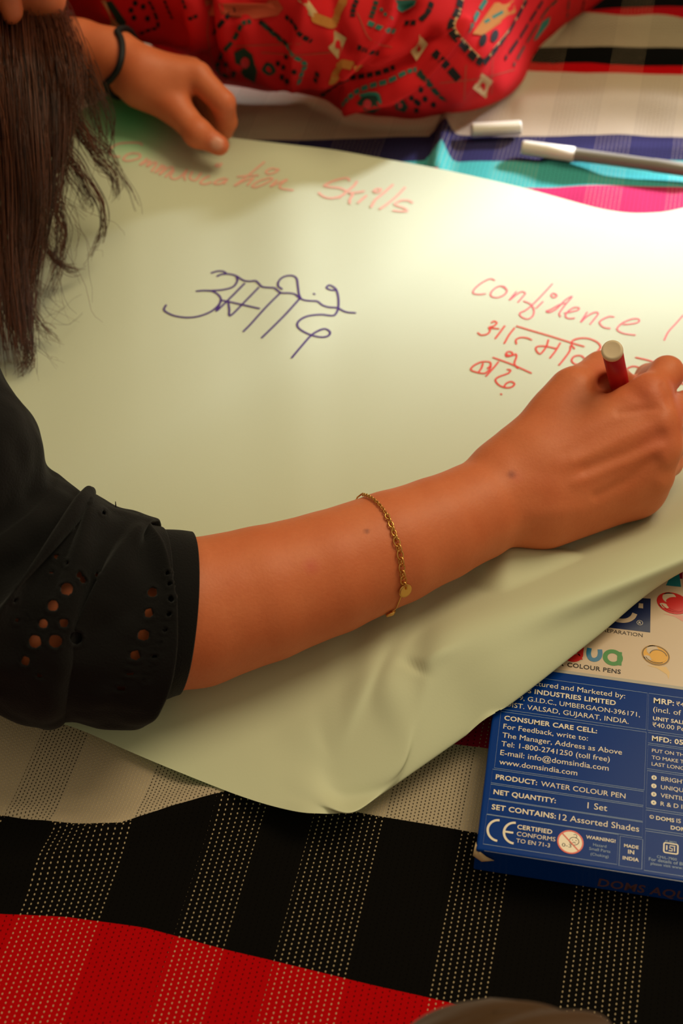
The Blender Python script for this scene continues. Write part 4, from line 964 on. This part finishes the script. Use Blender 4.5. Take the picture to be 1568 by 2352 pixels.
# --- bracelet
m_gold = mat('gold', 'd9a45a', .28, .5, 1.0)
bp_px = [(816, 1146), (832, 1141), (850, 1146), (868, 1160), (884, 1180), (895, 1203), (903, 1225), (909, 1245), (915, 1265), (918, 1285), (920, 1305), (922, 1325), (926, 1343)]
path = [hit(BB, *q) for q in crom(bp_px, 6)]; path = [h for h in path if h[0] is not None]
e = empty('bracelet', path[len(path) // 2][0], 'fine gold chain bracelet with a small disc charm around the writing forearm', 'bracelet')
mb = MB()
pts = [l + n_ * .0011 for l, n_ in path]; nrm = [n_ for l, n_ in path]
# resample to equal link spacing
cum = [0]
for a_, b_ in zip(pts[:-1], pts[1:]): cum.append(cum[-1] + (b_ - a_).length)
def at_len(s_):
    i = int(np.clip(np.searchsorted(cum, s_) - 1, 0, len(pts) - 2)); t = (s_ - cum[i]) / max(cum[i + 1] - cum[i], 1e-9)
    return pts[i].lerp(pts[i + 1], t), nrm[i].lerp(nrm[i + 1], t).normalized(), (pts[i + 1] - pts[i]).normalized()
s_ = 0; k = 0
while s_ < cum[-1]:
    q, n_, t = at_len(s_); f = s_ / cum[-1]
    big = .0030 if .42 < f < .62 else (.0042 if f >= .62 else .0019); wd = big * .42
    sd = n_.cross(t).normalized(); ax = sd if k % 2 else (sd * .45 + n_ * .9).normalized()
    mb.tube([q + t * math.cos(c) * big * .62 + ax * math.sin(c) * wd + n_ * .0003 for c in np.arange(10) * .2 * math.pi], .00033 if big < .002 else .00048, 6, 0, closed=True)
    if .5 < f and k % 2 == 0: mb.tube([q - t * big * .4 + sd * .0006, q + n_ * .0006, q + t * big * .4 - sd * .0006], [.0003, .0008, .0003], 6)
    s_ += big * .86; k += 1
# hidden run under the arm and the hanging tail
tail = [hit(BB, *q) for q in crom([(926, 1343), (921, 1362), (913, 1382), (907, 1395), (898, 1402)], 4)]; tail = [h for h in tail if h[0] is not None]
mb.tube([l + n_ * .0008 for l, n_ in tail], .00038, 6)
tip_ = tail[-1]; back = []
c_ax = AP[8]; axd = (AP[9] - AP[7]).normalized(); v0 = (tip_[0] - c_ax); v0 -= axd * v0.dot(axd); v1 = (pts[0] - c_ax); v1 -= axd * v1.dot(axd)
ang = v0.angle(v1); ang = 2 * math.pi - ang if False else ang
for t in np.linspace(0, 1, 14):
    rot = Matrix.Rotation(t * (2 * math.pi - ang) * (1 if v0.cross(v1).dot(axd) < 0 else -1), 3, axd); d = (rot @ v0).normalized()
    back.append(c_ax + axd * ((1 - t) * (tip_[0] - c_ax).dot(axd) + t * (pts[0] - c_ax).dot(axd)) + d * (v0.length * (1 - t) + v1.length * t + .0008))
mb.tube(back, .0005, 6)
mb.build('chain', [m_gold], e)
l, n_ = hit(BB, 927, 1353); mb = MB(); tn = Vector((0, .35, .94)).normalized(); nn = (n_ * .8 + Vector((.3, -.2, .5)) * .3).normalized(); lathe(mb, l + n_ * .0012, l + n_ * .0012 + nn * .0009, [(0, .0033), (0, .0039), (.3, .0041), (.7, .0041), (1, .0038), (1, .0030)], 24); mb.build('disc_charm', [m_gold], e)
l, n_ = hit(BB, 897, 1403); mb = MB(); mb.tube([l + n_ * .0012 + Vector((.0018, .0014, 0)), l + n_ * .0016, l + n_ * .001 + Vector((-.003, -.0016, -.001))], [.0008, .0014, .0010], 8); mb.build('end_tag', [m_gold], e)

# --- black band on the left wrist
m_band = mat('black_elastic', '101314', .6, .3, bump=(700, .5, .0005))
bpts = [hit(BB, *q) for q in crom([(268, 76), (277, 92), (282, 115), (280, 140), (272, 162), (258, 180), (244, 189)], 5)]
bpts = [h for h in bpts if h[0] is not None]
c0 = LP[4].lerp(LP[3], .1); axd = (LP[4] - LP[3]).normalized()
e = empty('wristband', c0, 'thin black elastic band around the wrist of the hand holding the paper edge', 'wristband')
ring_pts = [l + n_ * .0014 for l, n_ in bpts]
v0 = ring_pts[-1] - c0; o0 = v0.dot(axd); v0 -= axd * o0; v1 = ring_pts[0] - c0; o1 = v1.dot(axd); v1 -= axd * o1
ang = 2 * math.pi - v0.angle(v1); sg = 1 if v0.cross(v1).dot(axd) < 0 else -1
for t in np.linspace(0, 1, 16)[1:-1]:
    d = (Matrix.Rotation(sg * ang * t, 3, axd) @ v0).normalized(); ring_pts.append(c0 + axd * (o0 * (1 - t) + o1 * t) + d * (v0.length * (1 - t) + v1.length * t))
mb = MB(); mb.tube(ring_pts, .0026, 10, closed=True); mb.build('elastic', [m_band], e)

# ================================================================== THE PERSON IN RED PATTERNED CLOTHES
m_cl = [mat('red_printed_cotton', 'cc2024', .8, .1), mat('black_print', '14100f', .8), mat('teal_motif', '2c7263', .8), mat('cream_motif', 'c4a070', .8), mat('tan_motif', 'b8742f', .8), mat('pink_check', 'c9363f', .8), mat('orange_check', 'b5482c', .8), mat('thin_thread', 'a84a34', .8), mat('dark_green', '1c3a2e', .8)]
CT = [(60, 70), (150, 62), (240, 85), (330, 112), (400, 125), (462, 152), (500, 184), (560, 197), (640, 204), (720, 217), (780, 244), (860, 262), (950, 267), (1020, 254), (1090, 243), (1150, 222), (1190, 184), (1222, 122), (1258, 84), (1305, 46), (1365, 2), (1440, -60)]
n = len(CT); rows = [[] for _ in range(8)]
for j, (x, y) in enumerate(CT):
    f = j / (n - 1); ax_, ay_ = 120 + 900 * f, -300 - 40 * math.sin(f * math.pi)
    for r, (t, z_) in enumerate(((-.012, .0), (0, .010), (.03, .026), (.12, .055), (.28, .090), (.5, .120), (.75, .14), (1, .15))):
        rows[r].append(P(x + (ax_ - x) * t, y + (ay_ - y) * t, z_ + .004))
A = crgrid(rows, 9, 14); nr_, nc_ = A.shape[:2]; GV = A.reshape(-1, 3).copy(); GQ = np.array(grid_faces(nr_, nc_, True))
GN = normals_of(GV, GQ)
if GN[:, 2].mean() < 0: GQ = GQ[:, ::-1]; GN = -GN
px, py, _ = projn(GV)
disp = .004 * np.array([noise.noise(Vector((v[0] * 16, v[1] * 9, v[2] * 16))) for v in GV]) + .0015 * np.array([noise.noise(Vector((v[0] * 50, v[1] * 30, v[2] * 50))) for v in GV])
for pl, hgt, wd in [([(472, 0), (474, 60), (480, 120), (500, 165)], -.020, 12), ([(440, 0), (450, 60), (455, 110)], .008, 14), ([(505, 0), (515, 70), (540, 150)], .006, 18), ([(715, -20), (705, 60), (690, 120), (680, 170)], .011, 20), ([(760, -10), (770, 60), (800, 120)], -.006, 18),
                    ([(905, -20), (890, 50), (850, 110), (800, 160)], .013, 17), ([(945, 10), (910, 90), (850, 150), (800, 190)], -.010, 18), ([(1060, 60), (1010, 120), (960, 175), (900, 215), (800, 235)], .013, 15), ([(1000, 90), (950, 150), (860, 190), (770, 210)], -.012, 20),
                    ([(1150, 0), (1130, 80), (1090, 150), (1050, 210)], .008, 26), ([(640, 190), (720, 190), (800, 215)], .005, 12), ([(560, 60), (590, 130), (620, 180)], .006, 22), ([(250, 20), (330, 70), (420, 95)], .008, 22), ([(330, 110), (400, 112), (450, 130)], -.012, 12)]:
    disp += hgt * np.exp(-(seg_dist(px, py, pl) / wd) ** 2)
GV = GV + GN * disp[:, None]; GV[:, 2] = np.maximum(GV[:, 2], .0045)
sitter = empty('person', (.05, 1.5, 0), 'person in red patterned clothes sitting beyond the paper, only folded legs showing', 'person')
garm = mesh_obj('patterned_garment', GV, GQ, m_cl, sitter)
GB = bvh_of(garm); pr = MB()
def ZG(pts, o, s): return [(o[0] + x / s, o[1] + y / s) for x, y in pts]
o1, s1 = (150, 0), 3.0745; o2, s2 = (600, 0), 3.92; o3, s3 = (960, 0), 2.579
def dots(pts, o, s, r, m):
    for x, y in ZG(pts, o, s): blob(pr, GB, ell(x, y, r, r * 1.15, 0, 9), m, .0006, 2)
# left part
blob(pr, GB, ZG([(265, 10), (330, 5), (430, 150), (425, 200), (370, 190)], o1, s1), 8, .0005, 4); blob(pr, GB, ZG([(255, 0), (285, 0), (350, 170), (420, 215), (330, 205)], o1, s1), 3, .0007, 4)
dots([(465, 70), (550, 45), (485, 122), (580, 128), (495, 20)], o1, s1, 6, 1)
for pl in ([(590, 5), (625, 70), (655, 180), (590, 210), (515, 240)], [(700, 0), (725, 60), (755, 130)], [(830, 0), (850, 60)], [(870, 135), (930, 110)]): stroke(pr, GB, ZG(pl, o1, s1), 0.0027, 1, .0006, dash=(4, 3))
for pl in ([(1210, 50), (1130, 130), (1040, 240)], [(1310, 150), (1250, 170), (1200, 260), (1100, 390), (1070, 480), (1100, 525), (1200, 540)], [(1370, 150), (1460, 220), (1568, 310)]): stroke(pr, GB, ZG(pl, o1, s1), 0.0034, 1 if pl[0][0] != 1310 else 8, .0006, dash=(4, 3))
blob(pr, GB, ZG([(980, 0), (1500, 0), (1540, 60), (1500, 110), (1340, 130), (1150, 120), (1010, 110)], o1, s1), 6, .0004, 6)
blob(pr, GB, ZG([(1265, 335), (1320, 380), (1355, 500), (1340, 585), (1260, 540), (1200, 440), (1190, 370)], o1, s1), 8, .0006, 4); blob(pr, GB, ell(150 + 1270 / s1, 438 / s1, 11, 13), 5, .0009, 2)
dots([(1500, 445), (1540, 475), (1530, 545), (1565, 570), (1135, 455), (1190, 515)], o1, s1, 5.5, 1); stroke(pr, GB, ZG([(1420, 450), (1400, 490), (1440, 520), (1470, 500), (1450, 460), (1420, 450)], o1, s1), 0.0033, 8, .0006)
# middle
blob(pr, GB, ZG([(330, 0), (420, 0), (500, 110), (480, 170), (420, 130)], o2, s2), 3, .0006, 4)
stroke(pr, GB, ZG([(480, 160), (560, 190), (640, 210), (680, 130), (740, 10)], o2, s2), 0.0072, 4, .0006); stroke(pr, GB, ZG([(640, 740), (690, 640), (720, 580), (800, 590), (880, 610)], o2, s2), 0.0065, 4, .0006)
for q in ([(655, 275), (770, 340), (690, 530), (605, 430)], [(1420, 310), (1500, 400), (1400, 550), (1340, 460)]): blob(pr, GB, ZG(q, o2, s2), 3, .0006, 4)
blob(pr, GB, ell(600 + 685 / s2, 400 / s2, 6, 10), 0, .0010, 2); blob(pr, GB, ell(600 + 1422 / s2, 430 / s2, 6, 11), 0, .0010, 2)
for pl, m_ in (([(10, 210), (130, 320), (230, 400)], 8), ([(230, 400), (290, 500), (390, 570), (360, 660), (325, 770)], 2), ([(220, 145), (290, 210), (350, 310), (450, 370)], 1), ([(860, 0), (830, 70), (820, 150)], 1), ([(1035, 10), (1010, 90), (985, 160)], 8), ([(870, 425), (950, 460), (1060, 480)], 1),
               ([(540, 860), (620, 800), (720, 740), (820, 700), (950, 680), (1080, 650), (1200, 605)], 1), ([(730, 950), (780, 890), (870, 820), (1000, 770), (1150, 730), (1300, 655), (1400, 625)], 2), ([(1420, 640), (1480, 720), (1568, 830)], 8), ([(960, 205), (1090, 260), (1200, 280)], 2), ([(1530, 20), (1490, 120), (1440, 180)], 1), ([(1290, 210), (1390, 205)], 1), ([(510, 650), (485, 740)], 1)):
    stroke(pr, GB, ZG(pl, o2, s2), 0.0038, m_, .0006, dash=(4, 3))
blob(pr, GB, ZG([(1190, 0), (1400, 0), (1380, 50), (1260, 110), (1225, 90)], o2, s2), 2, .0006, 4)
blob(pr, GB, ZG([(930, 850), (1030, 840), (1080, 880), (1075, 970), (1010, 1015), (920, 1000), (860, 930)], o2, s2), 8, .0006, 5); blob(pr, GB, ell(600 + 960 / s2, 935 / s2, 9, 10), 5, .0010, 2); stroke(pr, GB, ZG([(900, 860), (980, 845), (1050, 855), (1075, 920)], o2, s2), 0.0026, 2, .001)
blob(pr, GB, ZG([(1200, 900), (1270, 890), (1320, 960), (1290, 1010), (1210, 980)], o2, s2), 8, .0006, 4); blob(pr, GB, ell(600 + 1245 / s2, 940 / s2, 6, 7), 5, .0010, 2)
dots([(1435, 800), (1350, 880), (1390, 910), (1470, 885), (1395, 990), (1550, 940), (150, 570), (200, 605), (225, 510), (185, 690), (235, 735), (295, 645)], o2, s2, 5.5, 1)
dots([(1085, 90), (1165, 165), (1120, 130)], o2, s2, 4, 2)
# right part
for pl, m_, w_ in (([(250, 0), (230, 80), (195, 170), (260, 260), (330, 340), (385, 375)], 1, .010), ([(385, 375), (450, 300), (520, 210), (590, 90), (640, 0)], 1, .008), ([(735, 5), (680, 90), (600, 220), (510, 350)], 1, .006), ([(820, 0), (750, 70), (640, 250), (560, 390)], 8, .005), ([(80, 20), (60, 70), (10, 120)], 1, .006), ([(95, 310), (150, 370), (240, 470)], 1, .010), ([(0, 430), (60, 490), (120, 560), (165, 595)], 8, .007), ([(400, 0), (340, 100), (300, 190)], 2, .006), ([(500, 70), (390, 135)], 2, .004), ([(890, 0), (880, 100)], 8, .003), ([(980, 0), (970, 60)], 1, .003)):
    stroke(pr, GB, ZG(pl, o3, s3), w_ * .6, m_, .0007, dash=(5, 4))
stroke(pr, GB, ZG([(262, 0), (240, 80), (215, 165), (275, 250), (345, 325), (395, 355), (450, 285), (525, 190), (600, 70), (630, 0)], o3, s3), 0.0020, 3, .0006)
blob(pr, GB, ZG([(450, 20), (560, 0), (575, 70), (480, 140), (380, 210), (320, 200)], o3, s3), 4, .0005, 5); blob(pr, GB, ZG([(780, 95), (770, 140), (700, 230), (680, 240), (730, 130)], o3, s3), 2, .0006, 4)
for c_ in ((382, 240), (450, 215)): blob(pr, GB, ell(960 + c_[0] / s3, c_[1] / s3, 8, 15, .3), 1, .0007, 3)
blob(pr, GB, ZG([(375, 430), (440, 480), (400, 580), (320, 520)], o3, s3), 3, .0006, 4); blob(pr, GB, ell(960 + 380 / s3, 510 / s3, 6, 10), 0, .0010, 2)
dots([(15, 530), (40, 585), (90, 618), (0, 610)], o3, s3, 6, 1)
for pl in ([(480, 20), (476, 80), (490, 150)], [(600, 120), (680, 125), (760, 120)], [(540, 105), (620, 102), (690, 100)], [(1070, 150), (1065, 230)], [(1130, 120), (1128, 215)], [(1010, 190), (1100, 180), (1180, 160)], [(820, 30), (850, 90), (900, 110)]): stroke(pr, GB, pl, 0.0008, 7, .0005)
join_print(garm, pr, [])
vol = Vol(Vector((-.5, 1.2, -.01)), Vector((.55, 2.1, .5)), .006)
vol.chain([Vector((.05, 1.95, .12)), Vector((.38, 1.62, .07)), Vector((.05, 1.42, .05))], [.075, .055, .035], .03); vol.chain([Vector((-.1, 1.95, .12)), Vector((-.27, 1.72, .07)), P(420, 105, .04)], [.075, .055, .024], .03); vol.cone(P(420, 112, .03), P(350, 105, .02), .022, .016, .01)
vol.cone(Vector((-.03, 1.95, .12)), Vector((-.03, 2.0, .42)), .13, .12, .05)
sv, sq = vol.mesh(2); sb = mesh_obj('body', sv, sq, m_skin, sitter)

# ================================================================== THE KNEE IN BROWN TROUSERS
m_trs = mat('brown_trousers', '47301b', .85, .15, sheen=.15, bump=(500, .3, .0006))
KN = [(1128, 2346, .104, 128), (1131, 2392, .104, 220), (1143, 2475, .104, 285), (1200, 2610, .11, 318), (1320, 2850, .13, 310), (1420, 3150, .15, 330)]
def kb(t, a, q): return .003 * noise.noise(q * 14) + .0012 * noise.noise(q * 40) + .0014 * math.sin(t * 40 + 4 * a) * math.exp(-((t - .35) / .2) ** 2)
KV, kr = tube_surface(KN, 64, 12, kb)
KQ = [(i * 64 + j, i * 64 + (j + 1) % 64, (i + 1) * 64 + (j + 1) % 64, (i + 1) * 64 + j) for i in range(kr - 1) for j in range(64)] 
tipc = sum((Vector(v) for v in KV[:64]), Vector()) / 64 + Vector((0, .008, .004)); KV.append(tipc); endc = sum((Vector(v) for v in KV[-65:-1]), Vector()) / 64; KV.append(endc)
for j in range(64): KQ += [(len(KV) - 2, (j + 1) % 64, j), (len(KV) - 1, (kr - 1) * 64 + j, (kr - 1) * 64 + (j + 1) % 64)]
kneeler = empty('person', P(1300, 2750, 0), 'person in brown trousers, only one knee showing at the bottom edge', 'person')
mesh_obj('trouser_leg', KV, KQ, m_trs, kneeler)
